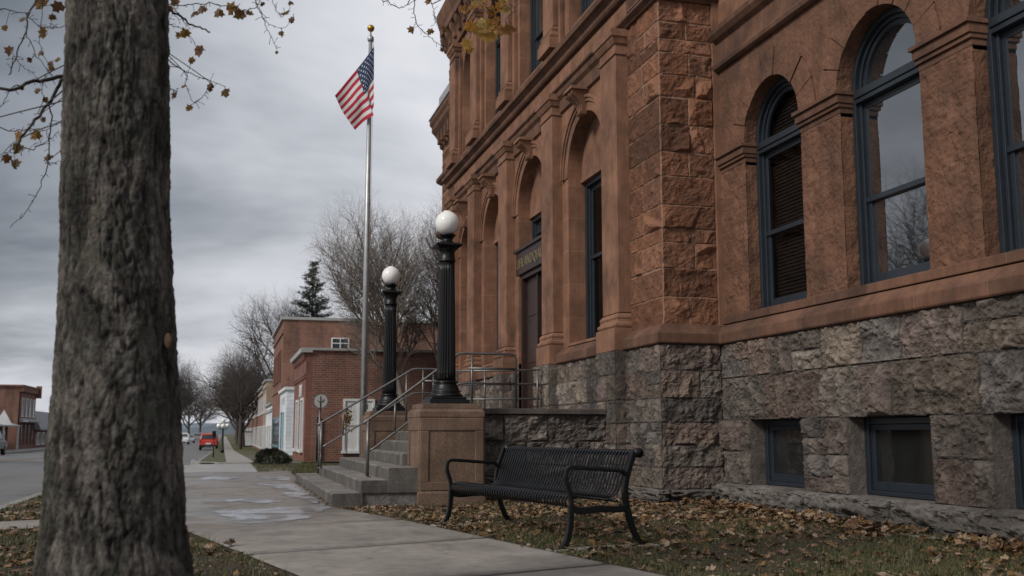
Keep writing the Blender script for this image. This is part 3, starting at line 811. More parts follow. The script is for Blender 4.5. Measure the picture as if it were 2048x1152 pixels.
for k, (a, b) in enumerate(BW):
    w = MB(); xf = 1.04; y0, y1 = a + .003, b - .003
    w.box(xf, xf + .12, y0, y0 + .08, .3, 1.165); w.box(xf, xf + .12, y1 - .08, y1, .3, 1.165); w.box(xf, xf + .12, y0 + .08, y1 - .08, .3, .35); w.box(xf, xf + .12, y0 + .08, y1 - .08, 1.09, 1.165)
    w.box(xf + .03, xf + .1, y0 + .081, y0 + .16, .351, 1.089); w.box(xf + .03, xf + .1, y1 - .16, y1 - .081, .351, 1.089); w.box(xf + .03, xf + .1, y0 + .16, y1 - .16, .351, .45); w.box(xf + .03, xf + .1, y0 + .16, y1 - .16, 1.02, 1.089)
    f = part('basement_window', w, M['paint'], CH, bev=.006)
    part('pane', MB().add([(xf + .07, y0 + .15, .44), (xf + .07, y1 - .15, .44), (xf + .07, y1 - .15, 1.03), (xf + .07, y0 + .15, 1.03)], [(0, 1, 2, 3)]), M['glass_dark'], f, fix=False)
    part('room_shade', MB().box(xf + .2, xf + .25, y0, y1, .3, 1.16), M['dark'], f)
for a, b in BW: part('basement_sill', MB().box(.78, 1.17, a + .002, b - .002, .24, .292, c=(.24, .22, .2)), M['granite'], CH, fix=False)
# rear mass of the building
part('rear_wall', MB().box(1.6, 12, -9.5, 15.2, -.1, 12.4), M['sand'], CH)
part('roof_slab', MB().box(.6, 1.59, .25, 15.2, 11.98, 12.4), M['sand'], CH)

# --- door
dr = MB()
dr.box(.05, .3, 5.69, 5.78, 1.37, 4.36); dr.box(.05, .3, 7.66, 7.75, 1.37, 4.36); dr.box(.05, .3, 5.78, 7.66, 4.27, 4.36)
dr.box(.1, .25, 6.68, 6.72, 1.4, 4.27); dr.box(.0, .32, 5.69, 7.75, 1.37, 1.4)
fr = part('door_frame', dr, M['door'], CH, bev=.006)
lf = MB().box(.16, .22, 6.73, 7.655, 1.41, 4.26)
for z0, z1 in ((1.55, 2.3), (2.45, 3.3), (3.45, 4.15)): lf.box(.145, .161, 6.86, 7.53, z0, z1)
part('door_leaf', lf, M['door'], CH, bev=.006)
d2 = part('door_leaf', MB().box(.17, .22, 5.785, 6.675, 1.41, 4.26).box(.155, .171, 5.9, 5.96, 1.5, 4.15).box(.155, .171, 6.5, 6.56, 1.5, 4.15), M['doordark'], CH, label='dark right-hand door leaf', bev=.004)
hd = MB(); hd.tube([(.165, 6.6, 2.25), (.1, 6.6, 2.28), (.1, 6.6, 2.55), (.165, 6.6, 2.58)], .014); hd.box(.15, .169, 6.56, 6.64, 2.35, 2.5)
part('handle', hd, M['steel'], d2)
sg = MB(); sg.box(-.02, .3, 5.66, 7.9, 4.37, 4.86); sg.box(-.07, .3, 5.64, 7.93, 4.861, 4.93)
sgo = part('sign_board', sg, M['door'], CH, bev=.006)
lt = MB(); Mx = Matrix(((0, 0, -1, -.026), (-1, 0, 0, 6.78), (0, 1, 0, 4.5), (0, 0, 0, 1)))
textmesh(lt, 'LIFILANDQIALE', .3, Mx, .006)
part('lettering', lt, M['gold'], sgo, fix=False)
win_arch(.3, 6.72, 1.03, 4.93, 0, M['glass'], arched=False, head=SPR - .09, mid=5.3)
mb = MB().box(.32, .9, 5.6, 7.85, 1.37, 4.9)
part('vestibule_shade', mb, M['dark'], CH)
# ================================================================== porch and stairs
ST = thing('stone_steps', 'wide grey stone steps climbing from the walk to the courthouse door', 'steps', (-3.5, 4, 0))
def slab(mb, x0, x1, y0, y1, z0, z1, s=0):
    n = max(2, int((y1 - y0) / .12)); ys = [y0 + (y1 - y0) * i / n for i in range(n + 1)]
    pr = [(x0, z0), (x0 + .004, z1 - .02), (x0 + .012, z1 - .004), (x0 + .03, z1), (x1, z1), (x1, z0)]
    vs = []
    for i, y in enumerate(ys):
        for j, (x, z) in enumerate(pr):
            k = 0 if j in (0, 4, 5) else 1
            vs.append((x + k * RNG.uniform(-.005, .005), y, z + (k * RNG.uniform(-.004, .002) if j in (1, 2) else 0)))
    m = len(pr)
    fs = [(i * m + j, i * m + (j + 1) % m, (i + 1) * m + (j + 1) % m, (i + 1) * m + j) for i in range(n) for j in range(m)]
    fs += [tuple(range(m)), tuple(range(n * m, (n + 1) * m))[::-1]]
    mb.add(vs, fs)
FX = [-4.62, -4.22, -3.85, -3.5, -3.2, -2.9, -2.6, -2.3]
YR = [(.69, 8.15), (.70, 7.35), (.71, 7.08)] + [(1.7, 6.135)] * 5
for i in range(8):
    mb = MB(); x1 = FX[i + 1] + .05 if i < 7 else -1.2
    if i in (0, 1): x1 = -3.43
    if i == 2: x1 = -3.43
    y0, y1 = YR[i]
    if i == 0:
        slab(mb, FX[0], FX[1] + .02, y0, y1, -.05, .17)
    else:
        slab(mb, FX[i], x1, y0, y1, .17 * i + .002, .17 * (i + 1))
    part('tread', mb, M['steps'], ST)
mb = MB()
mb.box(-4.2, -3.43, .73, 7.3, -.05, .168, c=(.2, .19, .18)); mb.box(-3.42, -.2, 1.72, 6.13, -.05, .5, c=(.2, .19, .18))
mb.box(-2.28, -.2, 1.72, 6.13, .5, 1.18)
part('stair_core', mb, M['granite'], ST)

PO = thing('entrance_porch', 'granite porch landing with rock-faced side wall at the head of the steps', 'porch', (-1.2, 4, 0))
mb = MB()
rg2 = random.Random(5)
blk = [(0, 0, 2.2, .34), (0, .34, .9, .86), (.9, .34, 2.2, .86), (0, .86, .55, 1.27), (.55, .86, 1.25, 1.27), (1.25, .86, 2.2, 1.27)]
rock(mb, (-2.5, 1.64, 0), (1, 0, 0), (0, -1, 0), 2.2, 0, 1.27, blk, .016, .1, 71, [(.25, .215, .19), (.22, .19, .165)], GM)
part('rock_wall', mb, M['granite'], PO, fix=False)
part('rear_block', MB().box(-2.5, -.13, 6.14, 8.6, 0, 1.23, c=(.2, .18, .17)), M['granite'], PO)
mb = MB().box(-2.52, -.31, 1.57, 1.9, 1.272, 1.355).box(-2.25, -.13, 1.9, 6.1, 1.232, 1.357).box(-2.45, -.13, 6.1, 8.6, 1.232, 1.359).box(-.129, .1, 5.7, 7.74, 1.232, 1.357)
part('coping_slab', mb, M['steps_dark'], PO, bev=.01)

# ------------------------------------------------------------------ pedestals and lamps
def pedestal(y0, label):
    t = thing('lamp_pedestal', label, 'pedestal', (-2.96, y0 + .465, 0), group='granite pedestals flanking the steps')
    x0, x1, y1 = -3.42, -2.5, y0 + .93
    mb = MB()
    S = lambda o, z: (x0 - o, x1 + o, y0 - o, y1 + o, z)
    mb.loft([S(.025, -.05), S(.025, .16), S(.0, .19), S(0, 1.2), S(.012, 1.21), S(.012, 1.29), S(-.012, 1.305), S(-.02, 1.33)])
    mb.loft([S(-.04, 1.331), S(-.04, 1.4)])
    part('block', mb, M['granite_ped'], t, bev=.012)
    # raised frame around a sunk panel, on the two faces that show and the far ones
    for ax in (0, 1, 2, 3):
        mb = MB()
        w = .93; m = .13
        rects = [(0, w, 1.02, 1.198), (0, w, .192, .31), (0, m, .31, 1.02), (w - m, w, .31, 1.02)]
        for (a, b, c, d) in rects:
            e = .002
            if ax == 0: mb.box(x0 + a * .99 + e, x0 + b * .985 - e, y0 - .016, y0 + .02, c, d)
            if ax == 1: mb.box(x0 - .016, x0 + .02, y0 + a + e, y0 + b - e, c, d)
            if ax == 2: mb.box(x0 + a * .99 + e, x0 + b * .985 - e, y1 - .02, y1 + .016, c, d)
            if ax == 3: mb.box(x1 - .02, x1 + .016, y0 + a + e, y0 + b - e, c, d)
        part('panel_frame', mb, M['granite_ped'], t, bev=.01)
    return t
pedestal(.67, 'near tan granite pedestal with sunk panels, carrying the lamp nearest the bench')
pedestal(6.14, 'far granite pedestal beyond the steps, carrying the lamp nearest the flagpole')
def lamp(y, label):
    t = thing('globe_lamp', label, 'lamp post', (-2.96, y, 1.4), group='black column lamps flanking the steps')
    c = (-2.96, y, 1.4)
    mb = MB(); mb.loft([(c[0] - .29, c[0] + .29, y - .29, y + .29, 1.4), (c[0] - .29, c[0] + .29, y - .29, y + .29, 1.47)])
    mb.loft([(c[0] - .255, c[0] + .255, y - .255, y + .255, 1.471), (c[0] - .255, c[0] + .255, y - .255, y + .255, 1.505)])
    part('base_plate', mb, M['iron'], t, bev=.01)
    mb = MB().lathe(c, [(.245, .106), (.25, .12), (.245, .14), (.21, .155), (.205, .17), (.215, .185), (.2, .2), (.185, .23), (.165, .27), (.155, .3), (.165, .31), (.165, .33), (.145, .34)], 48, (.2, .3, .05, 24))
    part('base_moulding', mb, M['iron'], t)
    prof = [(.142 - .03 * k / 14, .341 + 1.75 * k / 14) for k in range(15)]
    part('column', MB().lathe(c, prof, 160, (.36, 2.08, .13, 20)), M['iron'], t)
    mb = MB().lathe(c, [(.112, 2.092), (.128, 2.1), (.13, 2.12), (.118, 2.13), (.118, 2.16), (.112, 2.17), (.112, 2.24), (.13, 2.27), (.15, 2.285), (.15, 2.295)], 40)
    part('capital', mb, M['iron'], t)
    mb = MB().loft([(c[0] - .15, c[0] + .15, y - .15, y + .15, 3.696), (c[0] - .185, c[0] + .185, y - .185, y + .185, 3.72), (c[0] - .195, c[0] + .195, y - .195, y + .195, 3.735), (c[0] - .195, c[0] + .195, y - .195, y + .195, 3.755), (c[0] - .14, c[0] + .14, y - .14, y + .14, 3.775)])
    part('abacus', mb, M['iron'], t, bev=.006)
    mb = MB().lathe(c, [(.12, 2.376), (.105, 2.39), (.085, 2.41), (.078, 2.43), (.085, 2.45), (.11, 2.48), (.125, 2.49), (.125, 2.51), (.1, 2.52)], 40, (2.39, 2.47, .08, 16))
    part('globe_holder', mb, M['iron'], t)
    g = MB().lathe((c[0], y, 0), [(max(.06, .183 * math.sin(math.pi * k / 24)) if k > 2 else .183 * math.sin(math.pi * max(k, .01) / 24), 4.085 - .183 * math.cos(math.pi * k / 24)) for k in range(2, 25)], 40)
    part('globe', g, M['globe'], t)
lamp(1.13, 'black fluted column lamp with white globe on the pedestal nearest the bench')
lamp(6.6, 'black fluted column lamp with white globe farther away, next to the flagpole')

# ------------------------------------------------------------------ handrails
def arc(p, q, r, n=5):
    return p
def rail(y, label, near):
    t = thing('handrail', label, 'handrail', (-4.1, y, .34), group='steel pipe handrails on the steps')
    r = .02
    xt = -2.62; zt = 2.19; xb, zb = (-4.0 if near else -4.32), 1.17
    sl = (zt - zb) / (xt - xb)
    if near: xe = -1.72
    else: xe = -1.75
    top = [(xb - .06, y, zb - .06), (xb - .05, y, zb - .02), (xb, y, zb + .01)] + [(xb + (xt - xb) * k / 6, y, zb + (zt - zb) * k / 6) for k in range(1, 6)] + [(xt - .06, y, zt - .035), (xt, y, zt), (xt + .08, y, zt + .008), (xe - .08, y, zt + .008), (xe - .02, y, zt - .01), (xe, y, zt - .07), (xe, y, 1.36)]
    part('top_rail', MB().tube(top, r, 10), M['steel'], t)
    part('newel_post', MB().tube([(xb, y, .335), (xb, y, zb)], .026, 10).lathe((xb, y, .34), [(.06, 0), (.06, .012), (.03, .014)], 14), M['steel'], t)
    lo = [(xb, y, zb - .46), (xb + .1, y, zb - .4), (xt, y, zt - .46), (xt + .1, y, zt - .45), (xe, y, zt - .45)]
    part('mid_rail', MB().tube(lo, .016, 8), M['steel'], t)
    part('mid_rail', MB().tube([(xt + .15, y, zt - .22), (xe, y, zt - .22)], .019, 8), M['steel'], t)
    for x in (xb + .4, xt - .12, xt + .2):
        zt_ = zb + sl * (x - xb) if x < xt else zt
        zl = zt_ - .46 if x < xt - .2 else 1.36 if x > xt else .17 * 6 + .2
        part('baluster', MB().tube([(x, y, zt_), (x, y, max(zl, .3))], .017, 8), M['steel'], t)
    return t
rail(1.78, 'steel pipe handrail beside the near lamp pedestal, ending at the porch corner', True)
rail(5.9, 'steel pipe handrail on the far side of the steps, in front of the far lamp', False)
t = thing('porch_railing', 'level steel pipe railing along the back of the porch behind the near lamp', 'railing', (-.9, 4.5, 1.36))
for z in (2.16, 1.9, 1.62): part('rail', MB().tube([(-2.2, 6.0, z), (-.36, 5.0, z)], .02, 8), M['steel'], t)
for x, y in ((-2.2, 6.0), (-1.3, 5.51), (-.4, 5.02)): part('post', MB().tube([(x, y, 1.36), (x, y, 2.16)], .02, 8), M['steel'], t)

# ------------------------------------------------------------------ bench
bx, by = -3.41, -3.86
u = Vector((-.51, 2.65, 0)).normalized()      # along the bench, near to far
ang = math.atan2(u.y, u.x)
BE = thing('park_bench', 'black metal strap park bench on the leaf-strewn lawn in front of the granite wall', 'bench', (bx, by, 0), ang)
L2 = 1.33
# local x: along (near -> far), local y: +y is to the left of u (towards the street), so back is -y
def bez(P, n=8):
    o = []
    for i in range(n + 1):
        t_ = i / n; a = (1 - t_)
        o.append(tuple(a ** 3 * P[0][k] + 3 * a * a * t_ * P[1][k] + 3 * a * t_ * t_ * P[2][k] + t_ ** 3 * P[3][k] for k in (0, 1)))
    return o
path = bez([(.02, .36), (-.035, .375), (-.03, .455), (.04, .462)], 6) + bez([(.07, .463), (.22, .455), (.38, .41), (.44, .425)], 7) + bez([(.46, .43), (.52, .45), (.535, .5), (.545, .54)], 5) + [(.59, .66), (.635, .78)] + bez([(.64, .795), (.655, .835), (.7, .85), (.72, .82)], 5)
def strap(mb, x, w, th=.008):
    n = len(path); vs = []
    for i, (d, z) in enumerate(path):
        a = path[max(0, i - 1)]; b = path[min(n - 1, i + 1)]
        td, tz = b[0] - a[0], b[1] - a[1]; l = math.hypot(td, tz); nd, nz = -tz / l * th, td / l * th
        for xx in (x, x + w):
            vs.append((xx, -d, z)); vs.append((xx, -(d + nd), z + nz))
    fs = []
    for i in range(n - 1):
        a = i * 4; b = a + 4
        fs += [(a + 1, a + 3, b + 3, b + 1), (a, b, b + 2, a + 2), (a, a + 1, b + 1, b), (a + 2, b + 2, b + 3, a + 3)]
    fs += [(0, 2, 3, 1), (n * 4 - 4, n * 4 - 3, n * 4 - 1, n * 4 - 2)]
    mb.add(vs, fs)
mb = MB(); NS = 46
for i in range(NS):
    x = -L2 + .05 + (2 * L2 - .1) * i / NS
    strap(mb, x, (2 * L2 - .1) / NS * .52)
part('seat_straps', mb, M['bench'], BE, local=True)
mb = MB()
mb.tube([(-L2 - .02, -.69, .815), (L2 + .02, -.69, .815)], .026, 12); mb.tube([(-L2, -.05, .44), (L2, -.05, .44)], .014, 8); mb.tube([(-L2, -.47, .4), (L2, -.47, .4)], .014, 8); mb.tube([(-L2, -.612, .67), (L2, -.612, .67)], .012, 8)
part('cross_bar', mb, M['bench'], BE, local=True)
def flat(mb, pts, x, w, th):
    # bar of width w (along the bench) and thickness th following pts (d,z)
    n = len(pts); vs = []
    for i, (d, z) in enumerate(pts):
        a = pts[max(0, i - 1)]; b = pts[min(n - 1, i + 1)]
        td, tz = b[0] - a[0], b[1] - a[1]; l = math.hypot(td, tz); nd, nz = -tz / l * th / 2, td / l * th / 2
        vs += [(x - w / 2, -(d - nd), z - nz), (x + w / 2, -(d - nd), z - nz), (x + w / 2, -(d + nd), z + nz), (x - w / 2, -(d + nd), z + nz)]
    fs = [(i * 4 + j, i * 4 + (j + 1) % 4, i * 4 + 4 + (j + 1) % 4, i * 4 + 4 + j) for i in range(n - 1) for j in range(4)] + [(3, 2, 1, 0), tuple(range(4 * n - 4, 4 * n))]
    mb.add(vs, fs)
for s in (-1, 1):
    x = s * L2
    mb = MB()
    flat(mb, bez([(-.1, .01), (-.02, .04), (.0, .2), (.005, .38)], 8) , x, .045, .05)
    mb.box(x - .045, x + .045, .06, .17, 0, .014)
    part('leg', mb, M['bench'], BE, bev=.008, local=True)
    mb = MB()
    flat(mb, bez([(.73, .01), (.66, .04), (.6, .2), (.565, .36)], 8) + bez([(.56, .38), (.545, .46), (.55, .54), (.575, .62)], 5)[1:] + [(.62, .74), (.655, .83)], x, .045, .05)
    mb.box(x - .045, x + .045, -.8, -.69, 0, .014)
    part('leg', mb, M['bench'], BE, bev=.008, local=True)
    mb = MB()
    flat(mb, bez([(.005, .36), (.015, .5), (-.06, .56), (-.045, .64)], 8) + bez([(-.043, .65), (-.035, .7), (0, .7), (.06, .695)], 6)[1:] + [(.2, .685), (.36, .672), (.48, .665)] + bez([(.5, .664), (.54, .66), (.55, .64), (.575, .6)], 5)[1:], x, .045, .036)
    part('armrest', mb, M['bench'], BE, bev=.008, local=True)
    mb = MB()
    flat(mb, bez([(.0, .35), (.1, .3), (.2, .335), (.3, .335)], 6) + bez([(.3, .335), (.42, .335), (.48, .31), (.57, .35)], 6)[1:], x, .04, .06)
    part('seat_rail', mb, M['bench'], BE, bev=.008, local=True)
    mb = MB(); mb.tube([(x - .035, -.69, .815), (x + .035, -.69, .815)], .043, 16)
    part('end_cap', mb, M['bench'], BE, local=True)

# ------------------------------------------------------------------ flagpole and flag
FP = thing('flagpole', 'tall silver flagpole topped by a gilt ball, standing beyond the steps', 'flagpole', (-3.05, 9.8, 0))
part('pole', MB().tube([(-3.05, 9.8, -.05), (-3.05, 9.8, 5), (-3.05, 9.8, 10.15)], [.072, .064, .045], 18).lathe((-3.05, 9.8, 0), [(.12, 0), (.12, .06), (.08, .1)], 18), M['alu'], FP)
part('truck', MB().lathe((-3.05, 9.8, 10.13), [(.055, 0), (.075, .03), (.075, .1), (.05, .14), (.02, .16), (.02, .26)], 16), M['alu'], FP)
part('finial_ball', MB().lathe((-3.05, 9.8, 10.46), [(.085 * math.sin(math.pi * max(k, .03) / 14), -.085 * math.cos(math.pi * k / 14)) for k in range(15)], 20), M['ball'], FP)
part('halyard', MB().tube([(-2.985, 9.76, 10.15), (-2.98, 9.74, 6), (-2.975, 9.72, 1.6)], .004, 4).box(-3.0, -2.96, 9.7, 9.76, 1.5, 1.62), M['steel'], FP)
def flagpt(uu, vv):     # uu along fly 0..1, vv down the hoist 0..1
    A = Vector((-2.985, 9.66, 9.97)); B = Vector((-2.965, 9.66, 8.5)); C = Vector((-3.9, 9.8, 8.7)); D = Vector((-3.34, 9.8, 7.98))
    p = A * (1 - uu) * (1 - vv) + B * (1 - uu) * vv + C * uu * (1 - vv) + D * uu * vv
    p = p + Vector((0, 0, -.1)) * math.sin(math.pi * uu) * (1 - vv * .4) * .5
    sgn = math.sin((uu * 2.2 + vv * 1.1) * math.pi * 1.1 + .4) * .1 * uu ** .6 + math.sin((vv * 2.6 - uu * 1.4) * math.pi) * .07 * (uu * (1.4 - uu))
    tuck = math.exp(-((uu - .28 - .1 * vv) / .14) ** 2) * vv * .12
    return p + Vector((.35, -1, .1)).normalized() * (sgn * .8 + tuck) + Vector((1, 0, -.25)) * tuck * .6
fl = MB(); NU, NVV = 40, 26
vs = [flagpt(i / NU, j / NVV) for i in range(NU + 1) for j in range(NVV + 1)]
for i in range(NU):
    for j in range(NVV):
        st = j // 2
        mi = 2 if (i < 16 and j < 14) else (0 if st % 2 == 0 else 1)
        a = i * (NVV + 1) + j
        fl.f.append((a, a + NVV + 1, a + NVV + 2, a + 1)); fl.mi.append(mi); fl.sm.append(True)
fl.v = [tuple(p) for p in vs]; fl.c = [(1, 1, 1)] * len(vs)
for row in range(9):
    cols = 6 if row % 2 == 0 else 5
    for k in range(cols):
        uc = (.4 / 12) * (1 + 2 * k + (row % 2)); vc = (7 / 13) / 10 * (row + 1)
        for side in (-1, 1):
            pts = []
            e = 1e-3
            n = ((flagpt(uc + e, vc) - flagpt(uc - e, vc)).cross(flagpt(uc, vc + e) - flagpt(uc, vc - e))).normalized()
            for q in range(10):
                rr = (.021 if q % 2 == 0 else .0085); a = math.pi * q / 5
                pts.append(flagpt(uc + rr * .8 * math.sin(a), vc - rr * math.cos(a) * .95) + n * (.004 * side))
            fl.add(pts + [flagpt(uc, vc) + n * .004 * side], [(q, (q + 1) % 10, 10) for q in range(10)], mi=3)
M['fl_red'] = m_plain('flag_red', (.42, .012, .035), .8, .15, 8); M['fl_white'] = m_plain('flag_white', (.62, .62, .62), .8, .1, 8); M['fl_blue'] = m_plain('flag_blue', (.015, .035, .1), .8, .15, 8)
M['fl_star'] = m_plain('flag_star', (.7, .7, .72), .8, .05, 8)
single('flag', fl, [M['fl_red'], M['fl_white'], M['fl_blue'], M['fl_star']], 'stars and stripes flag drooping from the top of the silver flagpole', 'flag', base=(-2.98, 9.75, 9.2), fix=False)

# ------------------------------------------------------------------ round sign on a post
t = thing('round_sign', 'round grey sign disc on a thin post in front of the brick shop side wall', 'sign', (-4.04, 9.5, 0))
part('post', MB().tube([(-4.04, 9.52, -.05), (-4.04, 9.52, 1.6)], .025, 8), M['steel'], t)
mb = MB()
n = 32
mb.prism([(-4.04 + .16 * math.cos(2 * math.pi * k / n), 1.68 + .16 * math.sin(2 * math.pi * k / n)) for k in range(n)], 'y', 9.46, 9.49)
d = part('disc', mb, m_plain('sign_face', (.42, .41, .39), .6, .25, 12), t)
mb = MB()
for k in range(n):
    a, b = 2 * math.pi * k / n, 2 * math.pi * (k + 1) / n
    mb.add([(-4.04 + r * math.cos(q), y, 1.68 + r * math.sin(q)) for y in (9.452, 9.46) for q in (a, b) for r in (.15, .165)], [(0, 1, 3, 2), (4, 6, 7, 5), (1, 5, 7, 3), (0, 2, 6, 4)])
part('rim', mb, M['steel'], d)
mb = MB().tube([(-4.04, 9.452, 1.53), (-4.04, 9.452, 1.78)], .009, 6)
mb.tube([(-4.1, 9.452, 1.69), (-4.06, 9.452, 1.65), (-4.04, 9.452, 1.66)], .007, 6).tube([(-4.04, 9.452, 1.66), (-3.99, 9.452, 1.67), (-3.96, 9.452, 1.72)], .007, 6)
part('emblem', mb, M['iron'], d)
# ================================================================== ground
def gz(y):
    return -.011 * (min(max(y, 22), 85.6) - 22)
def strip(mb, x0, x1, y0, y1, dz, c=(1, 1, 1), thick=0):
    ys = sorted(set([y0, y1] + [b for b in (22, 85.6) if y0 < b < y1]))
    for a, b in zip(ys[:-1], ys[1:]):
        mb.add([(x0, a, gz(a) + dz), (x1, a, gz(a) + dz), (x1, b, gz(b) + dz), (x0, b, gz(b) + dz)], [(0, 1, 2, 3)], c=c)
        if thick:
            for (p, q, r_, s_) in (((x0, a), (x0, b), 0, 0), ((x1, a), (x1, b), 0, 0), ((x0, a), (x1, a), 0, 0), ((x0, b), (x1, b), 0, 0)):
                mb.add([(p[0], p[1], gz(p[1]) + dz), (q[0], q[1], gz(q[1]) + dz), (q[0], q[1], gz(q[1]) + dz - thick), (p[0], p[1], gz(p[1]) + dz - thick)], [(0, 1, 2, 3)], c=c)
mb = MB(); strip(mb, -900, 900, -60, 1500, -.2)
struct('ground', mb, M['turf'], fix=False)
mb = MB(); strip(mb, -23.2, -8.95, -60, 14, -.13); strip(mb, -23.2, -6.95, 14, 900, -.13)
struct('road', mb, M['asphalt'], fix=False)
mb = MB()
for x in (-15.85, -15.55): strip(mb, x, x + .11, -40, 300, -.122)
struct('road_marking', mb, M['yellow'], fix=False)
mb = MB()
strip(mb, -8.95, -8.8, -50, 8, .015, thick=.2); strip(mb, -6.95, -6.8, 24.6, 700, .0, thick=.2); strip(mb, -23.4, -23.2, -50, 700, .02, thick=.2)
pts = [(-6.95, 24.6), (-6.93, 23.0), (-6.7, 21.6), (-6.1, 20.9), (-5.2, 20.78), (-3.6, 20.75)]
mb.sweep(pts, [(0, -.2), (0, .055), (-.15, .06), (-.15, -.2)])
struct('curb', mb, M['curb'], bev=.02)
mb = MB(); strip(mb, -30, -23.4, -50, 700, .015)
struct('far_pavement', mb, M['concrete_far'], fix=False)
# near lawn
def interp(pts, y):
    if y <= pts[0][0]: 
        (a, b), (c, d) = pts[0], pts[1]
    elif y >= pts[-1][0]: return pts[-1][1]
    else:
        for (a, b), (c, d) in zip(pts[:-1], pts[1:]):
            if a <= y <= c: break
    return b + (d - b) * (y - a) / (c - a)
XR = [(-6.84, -3.09), (-1.74, -4.08), (.5, -4.63), (8.2, -4.63), (9.0, -4.5), (13.4, -4.4)]
XL = [(-6.17, -5.55), (-2.67, -6.38), (0, -6.9), (3, -7.5), (6, -8.8), (14, -8.8)]
xr = lambda y: interp(XR, y)
xl = lambda y: interp(XL, y)
mb = MB()
mb.add([(-8.8, -40, 0), (3, -40, 0), (3, 8, 0), (-8.8, 8, 0)], [(0, 1, 2, 3)]); mb.add([(-5.0, 8, 0), (8, 8, 0), (8, 22, 0), (-3.2, 22, 0), (-4.1, 14, 0)], [(0, 1, 2, 3, 4)])
struct('lawn', mb, M['lawn'], fix=False)
# sidewalk: bed and separate slabs
PUD = [[(-6.11, -1.73), (-6.02, -1.42), (-6.0, -1.06), (-6.12, -.09), (-5.71, .14), (-5.32, .4), (-4.7, .6), (-4.66, .25), (-4.87, -.43), (-5.08, -.86), (-5.07, -1.46), (-5.43, -1.85), (-5.76, -2.02)],
       [(-6.05, 2.04), (-5.8, 2.43), (-5.51, 2.24), (-5.19, 1.58), (-5.55, 1.25), (-5.81, 1.53)],
       [(-5.54, 6.97), (-5.1, 7.67), (-4.7, 6.72), (-4.66, 4.09), (-4.66, 1.18), (-4.89, .87), (-4.86, 2.18), (-5.17, 3.28), (-4.96, 4.22), (-5.22, 5.94)],
       [(-5.35, 10.63), (-4.79, 10.76), (-4.6, 9.36), (-4.7, 8.52), (-5.02, 8.3), (-5.24, 9.06)],
       [(-6.57, 9.92), (-6.11, 10.57), (-5.66, 9.92), (-6.0, 8.8), (-6.4, 8.91)]]
J = [(-16.2, .3), (-13.9, .34), (-11.6, .36), (-9.3, .36), (-7.05, .36), (-4.75, .36), (-2.38, .4), (.27, .38), (2.98, .33), (5.7, .1), (9.2, .1), (11.3, .05), (13.4, 0)]
def crossing(yk, s, f):
    y = yk
    for _ in range(6): y = yk + s * (f(y) + 5.5)
    return (f(y), y)
mb = MB(); bed = MB()
def pdist(P, X, Y):
    ins = np.zeros(X.shape, bool); d = np.full(X.shape, 9.0); n = len(P)
    for i in range(n):
        (x1, y1), (x2, y2) = P[i], P[(i + 1) % n]
        t_ = np.clip(((X - x1) * (x2 - x1) + (Y - y1) * (y2 - y1)) / ((x2 - x1) ** 2 + (y2 - y1) ** 2 + 1e-9), 0, 1)
        d = np.minimum(d, np.hypot(X - x1 - t_ * (x2 - x1), Y - y1 - t_ * (y2 - y1)))
        c_ = ((y1 > Y) != (y2 > Y)) & (X < (x2 - x1) * (Y - y1) / (y2 - y1 + 1e-12) + x1); ins ^= c_
    return np.where(ins, 0, d)
for (a, sa), (b, sb) in zip(J[:-1], J[1:]):
    L0, R0 = crossing(a, sa, xl), crossing(a, sa, xr); L1, R1 = crossing(b, sb, xl), crossing(b, sb, xr)
    g = .02
    br = [p for p in XR if R0[1] + .05 < p[0] < R1[1] - .05]; bl = [p for p in XL if L0[1] + .05 < p[0] < L1[1] - .05]
    poly = [(L0[0], L0[1] + g), (R0[0], R0[1] + g)] + [(x, y) for y, x in br] + [(R1[0], R1[1] - g), (L1[0], L1[1] - g)] + [(x, y) for y, x in bl[::-1]]
    tn = RNG.uniform(.88, 1.08)
    dz = RNG.uniform(.014, .019)
    n = len(poly)
    nu, nv = 44, 30
    yl = np.linspace(L0[1] + g, L1[1] - g, nv); yr = np.linspace(R0[1] + g, R1[1] - g, nv)
    s_ = np.linspace(0, 1, nu)
    V = np.zeros((nu, nv, 3))
    for j in range(nv):
        xa, xb_ = xl(yl[j]), xr(yr[j])
        V[:, j, 0] = xa + (xb_ - xa) * s_; V[:, j, 1] = yl[j] + (yr[j] - yl[j]) * s_
    V[..., 2] = dz; V[:, 0, 2] -= .014; V[:, -1, 2] -= .014; V[0, :, 2] -= .008; V[-1, :, 2] -= .008
    X_, Y_ = V[..., 0], V[..., 1]
    wob = fbm(X_ * 1.5 + 3, Y_ * 1.1, 5, 2); wob2 = fbm(X_ * 5, Y_ * 3, 4, 4); st_ = fbm(X_ * .8 + 7, Y_ * .8, 5, 6)
    dp = np.full(X_.shape, 9.0)
    for P in PUD: dp = np.minimum(dp, pdist(P, X_, Y_))
    damp = np.clip(1 - dp / (.12 + .75 * wob), 0, 1)
    damp = np.maximum(damp, np.clip((Y_ + 3.2) / 2.2, 0, 1) * np.clip((wob - .3) * 5, .15, 1) * .95)
    damp = np.maximum(damp, np.clip(1 - (xr(0) - X_ + .0) / .5, 0, 1) * np.clip((Y_ - .3) * 3, 0, 1) * .9)
    damp = np.clip(damp * (.75 + .5 * wob2), 0, 1)
    drk = tn * (.72 + .55 * st_) * (1 - .25 * np.clip((wob2 - .56) * 6, 0, 1))
    jn = np.ones(X_.shape); jn[:, 0] = jn[:, -1] = .5; jn[:, 1] = jn[:, -2] = .86
    Cc = np.stack([drk * jn * (1 - .48 * damp), drk * jn * (1 - .56 * damp), drk * jn * (1 - .64 * damp)], -1)
    mb.grid(V, Cc, sm=False)
    bed.add([(x, y, .006) for x, y in ((L0[0], L0[1]), (R0[0], R0[1]), (R1[0], R1[1]), (L1[0], L1[1]))], [(0, 1, 2, 3)])
